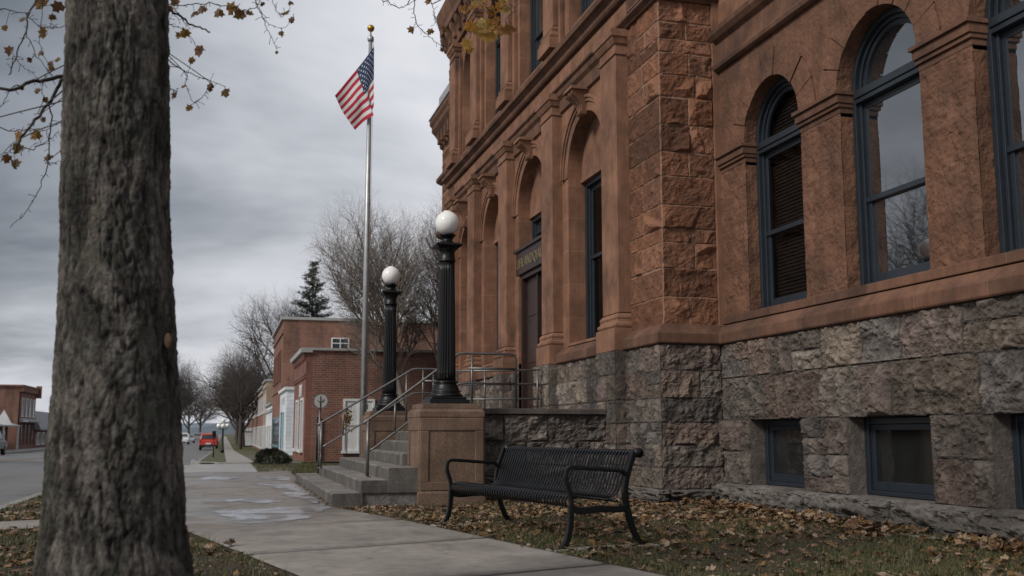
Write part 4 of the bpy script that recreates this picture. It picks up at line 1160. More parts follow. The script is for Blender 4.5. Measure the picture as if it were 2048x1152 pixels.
# cross path to the kerb
mb.add([(-8.79, -2.2, .016), (-6.4, -1.45, .016), (-6.72, -.3, .016), (-8.79, -1.1, .016)], [(0, 1, 2, 3)])
struct('sidewalk', mb, M['concrete'], fix=False)
struct('joint_bed', bed, M['joint'], fix=False)
mb = MB()
mb.add([(-8.9, 13.41, .012), (-4.38, 13.41, .012), (-3.7, 20.72, .012), (-6.9, 20.72, .0), (-8.9, 16, -.1)], [(0, 1, 2, 3, 4)])
struct('crossing', mb, M['crossing'], fix=False)
# far block: turf, narrow sidewalk, crossing strips
mb = MB(); strip(mb, -6.8, 60, 20.9, 400, .04)
struct('far_verge', mb, M['turf'], fix=False)
mb = MB(); strip(mb, -5.95, -5.1, 20.8, 400, .055)
for y in (22.4, 27.5, 32, 38, 47, 60): 
    strip(mb, -6.8, -5.951, y, y + .35 + y * .004, .053); strip(mb, -5.099, -3.2, y + .4, y + .9 + y * .01, .053)
struct('far_sidewalk', mb, M['concrete_far'], fix=False)
# bench pads
mb = MB()
for s in (-1, 1):
    c = Vector((bx, by, 0)) + u * (s * L2); nrm = Vector((u.y, -u.x, 0))
    a = c - nrm * .2 - u * .09; b = c + nrm * .85 - u * .09; d = c + nrm * .85 + u * .09; e = c - nrm * .2 + u * .09
    mb.add([(p.x, p.y, .012) for p in (a, b, d, e)] + [(p.x, p.y, -.02) for p in (a, b, d, e)], [(0, 1, 2, 3), (0, 4, 5, 1), (1, 5, 6, 2), (2, 6, 7, 3), (3, 7, 4, 0)])
struct('bench_pad', mb, M['concrete_far'], fix=False)
# flagstones along the wall foot
mb = MB()
for (x, y, w, h) in ((.45, -3.3, .28, .7), (.42, -4.9, .3, .8)):
    pp = [(x + w * .5 * math.cos(a) * RNG.uniform(.8, 1.1), y + h * .5 * math.sin(a) * RNG.uniform(.85, 1.1), .012) for a in [k * math.pi / 6 for k in range(12)]]
    mb.add(pp, [tuple(range(12))])
struct('flagstone', mb, M['concrete_far'], fix=False)
# puddles
mb = MB()
for q, P in enumerate(PUD):
    P = [(min(x, -4.66 if y > .3 else 0), y) for x, y in P]
    gx_ = np.arange(min(p[0] for p in P) - .3, min(max(p[0] for p in P) + .3, -4.64 if q > 0 else 0), .03); gy_ = np.arange(min(p[1] for p in P) - .5, max(p[1] for p in P) + .5, .045)
    X_, Y_ = np.meshgrid(gx_, gy_, indexing='ij')
    d_ = pdist(P, X_, Y_); din = np.zeros(X_.shape); big_ = 9.0
    n = len(P); de = np.full(X_.shape, 9.0)
    for i in range(n):
        (x1, y1), (x2, y2) = P[i], P[(i + 1) % n]
        t_ = np.clip(((X_ - x1) * (x2 - x1) + (Y_ - y1) * (y2 - y1)) / ((x2 - x1) ** 2 + (y2 - y1) ** 2 + 1e-9), 0, 1)
        de = np.minimum(de, np.hypot(X_ - x1 - t_ * (x2 - x1), (Y_ - y1 - t_ * (y2 - y1)) * .6))
    sd = np.where(d_ > 0, -de, de) + (fbm(X_ * 3.5 + q, Y_ * 2.2, 5, 2) - .5) * .3
    m_ = np.clip(sd / .07 + .35, 0, 1) * np.clip(.55 + (fbm(X_ * 5, Y_ * 2.5 + q, 4, 5) - .36) * 3, .25, 1)
    if q == 0: m_ = m_ * np.clip((-4.64 - X_) / .05 + np.clip(.5 - Y_, 0, 1) * 9, 0, 1)
    V = np.stack([X_, Y_, np.full(X_.shape, .0235)], -1)
    kp_ = m_ > .01
    keep = kp_[:-1, :-1] | kp_[1:, :-1] | kp_[:-1, 1:] | kp_[1:, 1:]
    mb.grid(V, np.repeat(m_[..., None], 3, -1), keep)
struct('puddle', mb, M['puddle'], fix=False)

# ------------------------------------------------------------------ grass blades and fallen leaves
rs = np.random.RandomState(3)
def okground(x, y):
    if xl(y) - .04 < x < xr(y) + .03 and y < 13.4:
        return False
    if -9 < x < xl(y) and (-2.2 + .3 * (x + 8.8) < y < -1.05 + .38 * (x + 8.8)): return False
    if x > .66 and y < .2: return False
    if x > -.2 and y >= -.2: return False
    if -3.47 < x < -.2 and .6 < y < 7.2: return False
    if -4.7 < x <= -3.4 and .65 < y < 8.2: return False
    if x < -8.82: return False
    return True
GR = MB()
def blades(x0, x1, y0, y1, n, hmin, hmax, thr, w=.0035):
    xs = rs.uniform(x0, x1, n); ys_ = rs.uniform(y0, y1, n)
    den = fbm(xs * 1.3, ys_ * 1.3, 4, 1); den2 = fbm(xs * 6, ys_ * 6, 3, 3)
    for i in range(n):
        x, y = xs[i], ys_[i]
        if den[i] * .7 + den2[i] * .3 < thr or not okground(x, y): continue
        a = rs.uniform(0, 6.28); h = rs.uniform(hmin, hmax) * (.6 + den[i]); l = rs.uniform(.2, .9) * h; b = rs.uniform(0, 6.28)
        dx, dy = math.cos(a) * w, math.sin(a) * w
        g = rs.rand()
        c = (.035 + .05 * g, .05 + .035 * g, .012 + .012 * g) if rs.rand() > .25 else (.14, .11, .05)
        GR.add([(x - dx, y - dy, -.005), (x + dx, y + dy, -.005), (x + math.cos(b) * l, y + math.sin(b) * l, h)], [(0, 1, 2)], c=c)
blades(-4.4, .7, -7.4, .6, 46000, .02, .05, .47)
blades(-3.6, .7, -9.2, -7.0, 16000, .02, .05, .42)
blades(-3.4, .7, -9.2, -3.5, 17000, .015, .04, .2)
blades(-5.2, -2.8, -7.6, -.5, 6000, .03, .06, .4)
blades(-7.2, -4.4, -9.8, -2.5, 12000, .015, .035, .2)
blades(-7.2, -4.4, -9.8, -2.5, 26000, .03, .075, .44)
blades(-8.8, -7.0, -8, 6, 14000, .03, .07, .42, .005)
blades(-5.2, -3.0, 8.2, 20.5, 16000, .03, .08, .36, .006)
struct('grass', GR, M['blade'], kind='stuff', fix=False)
LV = MB()
LOUT = []
for k in range(14):
    a = 2 * math.pi * k / 14
    LOUT.append((a, [1.0, .66, .9, .62, .88, .6, .66, .34, .66, .6, .88, .62, .9, .66][k]))
LC = [(.17, .085, .03), (.2, .115, .05), (.13, .06, .025), (.28, .19, .11), (.33, .24, .165), (.21, .11, .03), (.24, .125, .035), (.1, .05, .025), (.34, .235, .165), (.2, .12, .075), (.24, .145, .08)]
def leaf(mb, p, s, curl=None, normal=None, spin=None, c=None):
    curl = rs.uniform(-.5, .9) if curl is None else curl
    spin = rs.uniform(0, 6.28) if spin is None else spin
    n = Vector(normal).normalized() if normal is not None else Vector((rs.normal(0, .35), rs.normal(0, .35), 1)).normalized()
    x = n.orthogonal().normalized(); y = n.cross(x)
    c = c or LC[rs.randint(len(LC))]
    k = rs.uniform(.75, 1.2); c = tuple(q * k for q in c)
    vs = [tuple(Vector(p))]
    fold = rs.uniform(0, 3.14)
    for a, r in LOUT:
        r = r * s * .5 * rs.uniform(.9, 1.1)
        h = curl * s * .5 * (r / (s * .5)) ** 2 * abs(math.cos(a - fold)) + rs.normal(0, .03) * s
        q = Vector(p) + x * (r * math.cos(a + spin)) + y * (r * math.sin(a + spin)) + n * h
        vs.append(tuple(q))
    mb.add(vs, [(0, 1 + i, 1 + (i + 1) % 14) for i in range(14)], c=[tuple(q * .8 for q in c)] + [c] * 14)
def scatter(x0, x1, y0, y1, n, thr, smin=.05, smax=.1, lift=.02, k=2):
    xs = rs.uniform(x0, x1, n); ys_ = rs.uniform(y0, y1, n); d = fbm(xs * .9 + 4, ys_ * .9, 4, k)
    for i in range(n):
        if d[i] < thr or not okground(xs[i], ys_[i]): continue
        s = rs.uniform(smin, smax)
        leaf(LV, (xs[i], ys_[i], rs.uniform(.006, .006 + lift)), s)
scatter(-4.3, .7, -3.5, .6, 3600, .40, .05, .1, .04)
scatter(-3.6, .7, -9.2, -3.0, 2000, .47, .05, .11, .03)
scatter(.1, .68, -8, -.2, 900, .4, .08, .14, .07)
scatter(-4.6, -3.3, -.6, .7, 450, .3, .04, .07)
scatter(-3.6, .7, -9.2, -3.0, 800, .2, .04, .12, .02)
scatter(-4.2, .7, -9.2, .6, 7000, .2, .012, .04, .012)
scatter(-7.4, -4.4, -9.8, -2.5, 3500, .2, .012, .04, .012)
scatter(-7.2, -4.6, -9.5, -2.5, 1300, .46, .06, .11)
scatter(-8.8, -6.6, -7.5, 5.5, 2600, .38, .06, .11, .03)
scatter(-5, -3.0, 8.3, 20, 700, .42, .05, .08)
for i in range(260):      # strays on the walk, thickest along the step foot
    if i < 110: y = rs.uniform(.6, 8); x = -4.64 - abs(rs.normal(0, .05))
    else: y = rs.uniform(-6.5, 6); x = xr(y) - abs(rs.normal(0, .05))
    leaf(LV, (x, y, .026), rs.uniform(.02, .05), curl=rs.uniform(0, .6))
for i in range(60):
    y = rs.uniform(1.0, 6.0); k = rs.randint(0, 3); leaf(LV, (FX[k + 1] - rs.uniform(.01, .09), y + .3, .17 * (k + 1) + .008), rs.uniform(.02, .045))
struct('fallen_leaves', LV, M['leaf'], kind='stuff', fix=False)
lf = MB(); leaf(lf, (-6.0, -4.28, .035), .15, .55, (.1, -.2, 1), 1.0, (.085, .045, .022)); leaf(lf, (-5.96, -4.25, .05), .09, .9, (.5, -.3, 1), 2.6, (.1, .055, .028))
single('dry_leaf', lf, M['leaf'], 'curled dark brown leaf lying alone on the walk beside the trunk', 'leaf', base=(-6.0, -4.28, .02), fix=False)
for (x, y, lab) in ((-4.94, -5.46, 'small pale leaf scrap on the near slab, middle of the walk'), (-4.29, -5.29, 'small pale leaf scrap on the near slab, close to the lawn edge')):
    lf = MB(); leaf(lf, (x, y, .028), .055, .5, (0, -.2, 1), .5, (.36, .3, .25))
    single('leaf_scrap', lf, M['leaf'], lab, 'leaf', group='leaf scraps on the near slab', base=(x, y, .02), fix=False)
BRANCHES = '''{"S":[[0.016,0.01,[[-7.063,-6.985,3.263],[-7.134,-6.997,3.232],[-7.201,-7.108,3.163],[-7.272,-7.257,3.088],[-7.36,-7.356,3.004],[-7.499,-7.349,3.04]]],[0.014,0.008,[[-7.033,-7.198,3.212],[-7.127,-7.065,3.177],[-7.172,-7.055,3.07],[-7.216,-7.153,2.94],[-7.243,-7.306,2.808],[-7.27,-7.428,2.701],[-7.298,-7.45,2.604]]],[0.008,0.004,[[-7.34,-6.878,3.967],[-7.319,-7.011,3.71],[-7.324,-7.161,3.56],[-7.316,-7.24,3.408],[-7.358,-7.198,3.334],[-7.404,-7.05,3.299],[-7.473,-6.846,3.259]]],[0.006,0.004,[[-7.636,-6.739,3.76],[-7.551,-6.709,3.747],[-7.457,-6.799,3.7],[-7.358,-6.977,3.63]]],[0.004,0.0025,[[-7.363,-6.989,3.499],[-7.344,-6.858,3.467],[-7.298,-6.837,3.379],[-7.23,-6.94,3.282],[-7.162,-7.11,3.14]]],[0.004,0.0025,[[-7.365,-6.933,3.623],[-7.263,-7.111,3.505],[-7.145,-7.302,3.425],[-7.058,-7.419,3.42]]],[0.005,0.002,[[-7.104,-7.475,2.943],[-7.132,-7.296,2.888],[-7.167,-7.101,2.8],[-7.188,-6.978,2.687],[-7.208,-6.975,2.575],[-7.221,-7.084,2.454],[-7.237,-7.241,2.335],[-7.259,-7.366,2.233],[-7.313,-7.384,2.171]]],[0.004,0.002,[[-7.433,-7.34,2.82],[-7.39,-7.271,2.788],[-7.363,-7.119,2.818],[-7.307,-6.971,2.884],[-7.218,-6.897,2.908],[-7.125,-6.948,2.96]]],[0.004,0.002,[[-7.282,-7.366,2.718],[-7.235,-7.329,2.655],[-7.204,-7.203,2.716],[-7.176,-7.044,2.806],[-7.144,-6.934,2.89]]],[0.0035,0.002,[[-7.298,-6.897,3.794],[-7.297,-6.891,3.611],[-7.276,-7.002,3.437],[-7.205,-7.176,3.267],[-7.14,-7.318,3.129]]],[0.004,0.002,[[-7.286,-7.182,3.111],[-7.342,-7.32,3.042],[-7.375,-7.374,2.951],[-7.417,-7.311,2.906]]],[0.003,0.002,[[-7.26,-6.894,3.014],[-7.234,-6.985,3.07],[-7.221,-7.156,3.097],[-7.171,-7.345,3.117]]],[0.003,0.002,[[-7.435,-6.932,3.365],[-7.402,-6.9,3.313],[-7.339,-6.998,3.259],[-7.256,-7.175,3.161],[-7.178,-7.35,3.053]]],[0.003,0.0015,[[-7.172,-7.077,2.663],[-7.148,-6.986,2.672],[-7.103,-7.02,2.676]]],[0.003,0.0015,[[-7.517,-6.792,2.725],[-7.425,-6.835,2.773],[-7.296,-6.992,2.753],[-7.193,-7.2,2.761]]],[0.012,0.006,[[-6.603,-7.39,3.666],[-6.507,-7.247,3.648],[-6.438,-7.098,3.662],[-6.378,-7.021,3.651],[-6.312,-7.062,3.615],[-6.245,-7.206,3.54]]],[0.006,0.0025,[[-6.572,-7.233,3.407],[-6.532,-7.14,3.398],[-6.478,-6.98,3.39],[-6.411,-6.836,3.388],[-6.325,-6.783,3.379],[-6.241,-6.846,3.328],[-6.142,-7.01,3.248]]],[0.003,0.002,[[-6.39,-7.266,3.243],[-6.385,-7.178,3.197],[-6.365,-7.015,3.176],[-6.338,-6.85,3.166]]],[0.003,0.0015,[[-6.246,-7.298,3.183],[-6.249,-7.216,3.148],[-6.282,-7.043,3.147],[-6.344,-6.856,3.163],[-6.372,-6.747,3.163]]],[0.004,0.002,[[-6.595,-6.839,3.411],[-6.555,-6.83,3.342],[-6.514,-6.935,3.25],[-6.462,-7.111,3.163],[-6.414,-7.278,3.117]]],[0.005,0.003,[[-6.669,-6.576,3.986],[-6.527,-6.709,3.896],[-6.404,-6.907,3.822],[-6.287,-7.092,3.773],[-6.159,-7.191,3.727],[-6.034,-7.172,3.721],[-5.969,-7.05,3.798],[-5.904,-6.912,3.955]]],[0.005,0.002,[[-5.978,-6.955,3.956],[-5.957,-7.043,3.824],[-5.928,-7.023,3.758],[-5.898,-6.903,3.756],[-5.868,-6.732,3.757],[-5.827,-6.597,3.746],[-5.8,-6.554,3.698]]],[0.003,0.002,[[-5.876,-7.069,3.885],[-5.847,-7.062,3.821],[-5.816,-6.951,3.817],[-5.775,-6.79,3.857],[-5.73,-6.665,3.96],[-5.716,-6.624,4.034]]],[0.003,0.0015,[[-5.901,-7.03,3.723],[-5.848,-6.922,3.736],[-5.785,-6.767,3.785],[-5.726,-6.646,3.864],[-5.691,-6.616,3.931]]],[0.004,0.002,[[-6.513,-7.344,3.566],[-6.496,-7.206,3.563],[-6.437,-7.049,3.603],[-6.385,-6.932,3.606],[-6.338,-6.914,3.548],[-6.315,-7.009,3.488]]],[0.003,0.002,[[-6.441,-7.031,3.688],[-6.407,-6.923,3.676],[-6.411,-6.914,3.624]]],[0.003,0.002,[[-6.505,-7.071,3.778],[-6.46,-7.19,3.693],[-6.47,-7.185,3.641],[-6.437,-7.083,3.645]]],[0.005,0.003,[[-4.936,-5.704,4.574],[-4.898,-5.762,4.494],[-4.853,-5.709,4.486],[-4.77,-5.579,4.522],[-4.684,-5.441,4.62],[-4.614,-5.358,4.689]]],[0.006,0.0025,[[-4.645,-5.577,4.741],[-4.675,-5.713,4.531],[-4.684,-5.798,4.405],[-4.667,-5.778,4.328],[-4.606,-5.669,4.321],[-4.522,-5.516,4.34],[-4.441,-5.39,4.338],[-4.39,-5.354,4.325],[-4.361,-5.431,4.277]]],[0.005,0.0025,[[-4.512,-5.319,4.822],[-4.454,-5.295,4.733],[-4.446,-5.375,4.624],[-4.46,-5.521,4.487],[-4.455,-5.673,4.37],[-4.428,-5.753,4.286]]],[0.003,0.002,[[-4.445,-5.446,4.518],[-4.479,-5.6,4.409],[-4.529,-5.707,4.336]]],[0.006,0.003,[[-4.153,-5.409,4.825],[-4.105,-5.299,4.761],[-4.039,-5.31,4.694],[-3.979,-5.437,4.641],[-3.924,-5.623,4.599],[-3.891,-5.781,4.565]]],[0.006,0.003,[[-4.11,-5.701,4.706],[-4.037,-5.543,4.655],[-3.926,-5.405,4.646],[-3.841,-5.341,4.634],[-3.864,-5.36,4.555],[-3.962,-5.461,4.46]]],[0.005,0.002,[[-4.181,-5.632,4.615],[-4.192,-5.489,4.56],[-4.088,-5.332,4.519],[-4.085,-5.183,4.461],[-4.088,-5.137,4.408]]],[0.005,0.002,[[-3.98,-5.617,4.757],[-3.952,-5.763,4.618],[-3.885,-5.838,4.551],[-3.829,-5.792,4.523],[-3.863,-5.626,4.497],[-3.802,-5.467,4.511]]],[0.004,0.002,[[-4.037,-5.301,4.698],[-4.075,-5.371,4.574],[-4.027,-5.542,4.476],[-3.982,-5.713,4.432]]]],"L":[[-7.304,-6.876,3.741,0.088,0,-7.297,-6.895,3.739],[-7.194,-6.918,3.712,0.081,0,-7.297,-6.894,3.72],[-7.271,-6.935,3.529,0.073,0,-7.287,-6.946,3.523],[-7.463,-6.914,3.395,0.061,0,-7.435,-6.932,3.365],[-7.249,-7.101,3.332,0.039,0,-7.233,-7.106,3.335],[-7.284,-7.429,2.709,0.06,0,-7.27,-7.428,2.701],[-7.238,-7.152,2.79,0.063,0,-7.213,-7.159,2.76],[-7.376,-6.901,2.768,0.065,0,-7.373,-6.898,2.765],[-7.452,-6.828,2.714,0.058,0,-7.471,-6.813,2.749],[-7.288,-7.45,2.53,0.059,0,-7.298,-7.45,2.604],[-7.189,-6.977,2.704,0.057,0,-7.186,-6.991,2.699],[-7.148,-7.285,3.181,0.041,0,-7.166,-7.261,3.184],[-7.301,-7.315,3.038,0.034,0,-7.308,-7.296,3.054],[-7.352,-7.18,3.507,0.035,0,-7.321,-7.193,3.499],[-7.538,-6.73,3.607,0.041,0,-7.513,-6.745,3.728],[-7.222,-6.987,3.071,0.036,0,-7.234,-6.985,3.07],[-7.17,-7.258,3.512,0.042,0,-7.18,-7.245,3.449],[-7.172,-7.229,3.226,0.042,0,-7.185,-7.218,3.226],[-7.363,-6.805,3.383,0.037,0,-7.312,-6.843,3.405],[-7.251,-7.125,3.082,0.039,0,-7.224,-7.121,3.092],[-7.127,-7.242,3.252,0.038,0,-7.185,-7.218,3.226],[-7.188,-7.218,2.875,0.035,0,-7.224,-7.199,2.9],[-6.355,-6.952,3.747,0.06,0,-6.368,-6.963,3.807],[-6.302,-7.06,3.737,0.06,0,-6.31,-7.055,3.783],[-6.195,-7.166,3.682,0.063,0,-6.185,-7.171,3.736],[-6.118,-7.175,3.717,0.081,0,-6.122,-7.185,3.725],[-6.064,-7.176,3.679,0.074,0,-6.059,-7.176,3.722],[-6.001,-7.132,3.713,0.052,0,-6.015,-7.135,3.744],[-5.774,-6.761,3.879,0.087,0,-5.771,-6.777,3.867],[-5.706,-6.644,3.896,0.048,0,-5.705,-6.628,3.904],[-5.781,-6.78,3.74,0.047,0,-5.785,-6.767,3.785],[-6.448,-6.912,3.6,0.045,0,-6.411,-6.914,3.624],[-6.408,-6.903,3.621,0.068,0,-6.411,-6.914,3.624],[-6.311,-7.004,3.476,0.071,0,-6.315,-7.009,3.488],[-6.362,-6.848,3.458,0.046,0,-6.385,-6.82,3.386],[-6.134,-7.014,3.21,0.067,0,-6.142,-7.01,3.248],[-6.227,-7.259,3.152,0.05,0,-6.248,-7.24,3.159],[-6.447,-7.143,3.121,0.051,0,-6.452,-7.144,3.154],[-6.368,-6.766,3.155,0.046,0,-6.372,-6.747,3.163],[-6.393,-7.117,3.19,0.033,0,-6.379,-7.129,3.191],[-5.799,-6.536,3.686,0.024,0,-5.8,-6.554,3.698],[-6.494,-7.199,3.659,0.051,0,-6.493,-7.217,3.651],[-6.486,-6.762,3.89,0.062,0,-6.49,-6.769,3.874],[-5.92,-6.981,3.853,0.038,0,-5.944,-6.994,3.86],[-5.717,-6.647,4.02,0.04,0,-5.717,-6.628,4.026],[-4.685,-5.714,4.287,0.066,0,-4.637,-5.724,4.325],[-4.495,-5.508,4.372,0.063,0,-4.522,-5.516,4.34],[-4.417,-5.739,4.305,0.061,0,-4.43,-5.745,4.294],[-4.37,-5.429,4.255,0.049,0,-4.361,-5.431,4.277],[-4.468,-5.277,4.743,0.065,0,-4.459,-5.297,4.742],[-3.981,-5.446,4.428,0.129,1,-3.962,-5.461,4.46],[-4.039,-5.316,4.508,0.1,1,-4.088,-5.317,4.514],[-4.115,-5.35,4.51,0.09,1,-4.099,-5.347,4.524],[-3.852,-5.383,4.502,0.08,1,-3.874,-5.37,4.546],[-3.793,-5.467,4.475,0.089,1,-3.802,-5.467,4.511],[-4.095,-5.168,4.428,0.091,1,-4.087,-5.155,4.429],[-4.066,-5.143,4.375,0.066,1,-4.088,-5.137,4.408],[-3.926,-5.405,4.66,0.08,1,-3.937,-5.419,4.647],[-3.921,-5.646,4.594,0.088,1,-3.92,-5.639,4.595],[-3.887,-5.766,4.527,0.067,1,-3.897,-5.749,4.572],[-3.974,-5.734,4.433,0.067,1,-3.982,-5.713,4.432],[-4.052,-5.551,4.641,0.078,1,-4.037,-5.543,4.655],[-4.001,-5.615,4.441,0.087,1,-4.004,-5.628,4.454],[-4.083,-5.306,4.715,0.06,1,-4.072,-5.305,4.728],[-3.836,-5.46,4.464,0.06,1,-3.802,-5.467,4.511],[-4.053,-5.502,4.489,0.079,1,-4.041,-5.491,4.505],[-3.737,-5.462,4.492,0.05,1,-3.802,-5.467,4.511],[-3.925,-5.456,4.43,0.079,1,-3.952,-5.451,4.47],[-4.064,-5.321,4.743,0.07,1,-4.078,-5.304,4.734],[-4.213,-5.544,4.581,0.059,1,-4.188,-5.532,4.577],[-4.041,-5.631,4.672,0.088,1,-4.066,-5.606,4.676],[-3.939,-5.796,4.588,0.067,1,-3.931,-5.786,4.598]]}'''
# ================================================================== foreground tree
TX, TY = -6.60, -8.05
FT = thing('shade_tree', 'big mottled-bark tree in the left foreground with drooping twigs and a few brown leaves', 'tree', (TX, TY, 0))
nz, na = 560, 300
hs = np.linspace(-.05, 4.6, nz); an = np.linspace(0, 2 * math.pi, na)
H_, A_ = np.meshgrid(hs, an, indexing='ij')
rad = np.interp(hs, [-.05, .15, .45, .8, 1.3, 2.0, 2.8, 4.6], [.47, .405, .36, .34, .312, .278, .27, .258])
cxo = np.interp(hs, [0, .25, .65, 1.43, 2.2, 3.25, 4.6], [.03, .02, .0, -.025, -.075, -.115, -.19])
ca, sa = np.cos(A_), np.sin(A_)
# noise on a cylinder: blend two periodic lookups
def cyl(su, sv, k, o=5): 
    a = A_ / (2 * math.pi)
    n0 = fbm(a * su + 3, H_ * sv, o, k); n1_ = fbm((a - 1) * su + 3, H_ * sv, o, k)
    w = np.clip((a - .9) / .1, 0, 1)
    return n0 * (1 - w) + n1_ * w
lump = cyl(5, 1.1, 1) - .5; plate = cyl(26, 5, 2, 5); fine = cyl(70, 34, 4, 3)
ridge = np.abs(cyl(30, 4.5, 5, 4) - .5) * 2; ridge2 = np.abs(cyl(54, 9, 3, 4) - .5) * 2
fiss = np.clip(1 - ridge / .16, 0, 1) * .8 + np.clip(1 - ridge2 / .16, 0, 1) * .5
Rr = rad[:, None] * (1 + lump * .05) + (plate - .5) * .018 - fiss * .014 + (fine - .5) * .014
V = np.zeros(H_.shape + (3,)); V[..., 0] = TX + cxo[:, None] * .9645 + Rr * ca; V[..., 1] = TY - cxo[:, None] * .264 + Rr * sa; V[..., 2] = H_
base = np.array([.098, .09, .08])
pal_ = np.clip((cyl(14, 3.4, 6, 5) - .53) * 10, 0, 1); dk = np.clip(fiss, 0, 1)
C = base[None, None] * (.35 + 1.35 * plate)[..., None] * (1 - .72 * dk)[..., None]
pal_ = pal_ * (1 - .6 * dk)
mot = np.clip((cyl(56, 9, 0, 4) - .5) * 6, -.5, .8)
C = C * (1 + .5 * mot)[..., None]
C = C * (1 - pal_[..., None] * .7) + np.array([.235, .205, .18]) * pal_[..., None] * .7
# pruned knot scar facing the walk
mbk = MB(); mbk.grid(V, C)
tr_ = part('trunk', mbk, M['bark'], FT, fix=True)
kn = MB(); 
kz = 1.47; ka = -.62
kp = Vector((TX + .293 * math.cos(ka), TY + .293 * math.sin(ka), kz)); kd = Vector((math.cos(ka), math.sin(ka), 0)); ks = Vector((-kd.y, kd.x, 0))
vs = [kp + kd * .012] + [kp + ks * (.027 * math.cos(q)) + Vector((0, 0, .04 * math.sin(q))) - kd * .004 for q in [k * math.pi / 7 for k in range(14)]]
kn.add(vs, [(0, 1 + i, 1 + (i + 1) % 14) for i in range(14)], c=(.26, .17, .1))
part('knot_scar', kn, M['twig'], tr_, fix=False)
BR = json.loads(BRANCHES)
bm_ = MB(); lv_ = MB(); lv2 = MB()
cr = (.035, .027, .022)
rs = np.random.RandomState(12)
def limb(pts, r):
    bm_.tube(pts, r, 10, c=cr)
top = Vector((TX + .05, TY, 4.5))
# limbs that carry the twigs, above the frame
limb([top - Vector((0, 0, .3)), (-7.2, -7.6, 5.0), (-8.0, -7.2, 5.0), (-8.6, -6.9, 4.7)], [.14, .09, .06, .03])
limb([top - Vector((0, 0, .3)), (-6.2, -7.5, 5.2), (-5.6, -6.8, 5.2), (-4.6, -6.0, 5.15), (-3.6, -5.2, 5.1)], [.17, .12, .09, .05, .008])
limb([top, (-6.5, -8.3, 6), (-6.3, -8.6, 7.5)], [.2, .15, .06])
limb([top - Vector((0, 0, .2)), (-5.9, -9.0, 5.6), (-5.0, -10, 6.2)], [.12, .08, .03])
def smooth(w, k=4):
    o = []
    n = len(w)
    for i in range(n - 1):
        p0 = Vector(w[max(0, i - 1)]); p1 = Vector(w[i]); p2 = Vector(w[i + 1]); p3 = Vector(w[min(n - 1, i + 2)])
        for q in range(k):
            t_ = q / k
            o.append(.5 * ((2 * p1) + (p2 - p0) * t_ + (2 * p0 - 5 * p1 + 4 * p2 - p3) * t_ ** 2 + (3 * p1 - p0 - 3 * p2 + p3) * t_ ** 3))
    return o + [Vector(w[-1])]
NODES = [Vector(q) for q in ((-7.2, -7.6, 5.0), (-8.0, -7.2, 5.0), (-8.6, -6.9, 4.7), (-5.6, -6.8, 5.2), (-4.6, -6.0, 5.15), (-3.6, -5.2, 5.1))]
ALLP = []
for r0, r1, w in BR['S']:
    p0 = Vector(w[0]); near = min(ALLP, key=lambda q: (q - p0).length) if ALLP else None
    if p0.z < 3.35 and (p0.xy - Vector((TX, TY))).length < 1.35: w = [(TX - .09, TY + .03, p0.z + .06)] + w; r0 *= 1.3
    elif near is not None and (near - p0).length < .55: w = [tuple(near)] + w
    else:
        q = min(NODES, key=lambda q: (q - p0).length); w = [tuple(q), tuple((q + p0) / 2 + Vector((0, 0, .12)))] + w; r0 *= 1.3
    pts = smooth(w); n = len(pts); ALLP += pts[2:]
    pts = [p + Vector((rs.normal(0, .004), rs.normal(0, .004), rs.normal(0, .004))) for p in pts]
    bm_.tube(pts, [r0 * .75 + (r1 * .8 - r0 * .75) * i / (n - 1) for i in range(n)], 6, c=cr)
    for i in range(2, n - 1):                 # buds and spur twigs
        if rs.rand() < .45:
            d = Vector((rs.normal(), rs.normal(), rs.normal() - .2)).normalized()
            l = rs.uniform(.012, .06)
            bm_.tube([pts[i], pts[i] + d * l * .6, pts[i] + d * l + Vector((0, 0, -.006))], [.0022, .0016, .0024], 4, c=cr)
for x, y, z, s, k, qx, qy, qz in BR['L']:
    bm_.tube([(qx, qy, qz), ((x + qx) / 2, (y + qy) / 2, (z + qz) / 2 + .008), (x, y, z)], .0016, 4, c=cr)
    nrm = Vector((rs.normal(-.25, .3), rs.normal(-.9, .2), rs.normal(0, .3)))
    if k == 0:
        c = [(.2, .1, .025), (.26, .14, .03), (.15, .075, .025), (.19, .085, .035)][rs.randint(4)]
        leaf(lv_, (x, y, z), s * 1.4, curl=rs.uniform(-.7, .7), normal=nrm, spin=rs.uniform(3.9, 5.4), c=c)
    else:
        c = [(.46, .22, .03), (.55, .31, .06), (.36, .16, .03), (.5, .34, .1)][rs.randint(4)]
        leaf(lv2, (x, y, z), s * 1.6, curl=rs.uniform(-.6, .6), normal=nrm, spin=rs.uniform(3.5, 6), c=c)
part('branches', bm_, M['twig'], FT, fix=False)
part('leaves', lv_, M['treeleaf'], FT, label='sparse brown autumn leaves', fix=False)
part('leaves', lv2, M['treeleaf'], FT, label='cluster of yellow leaves in front of the courthouse cornice', fix=False)

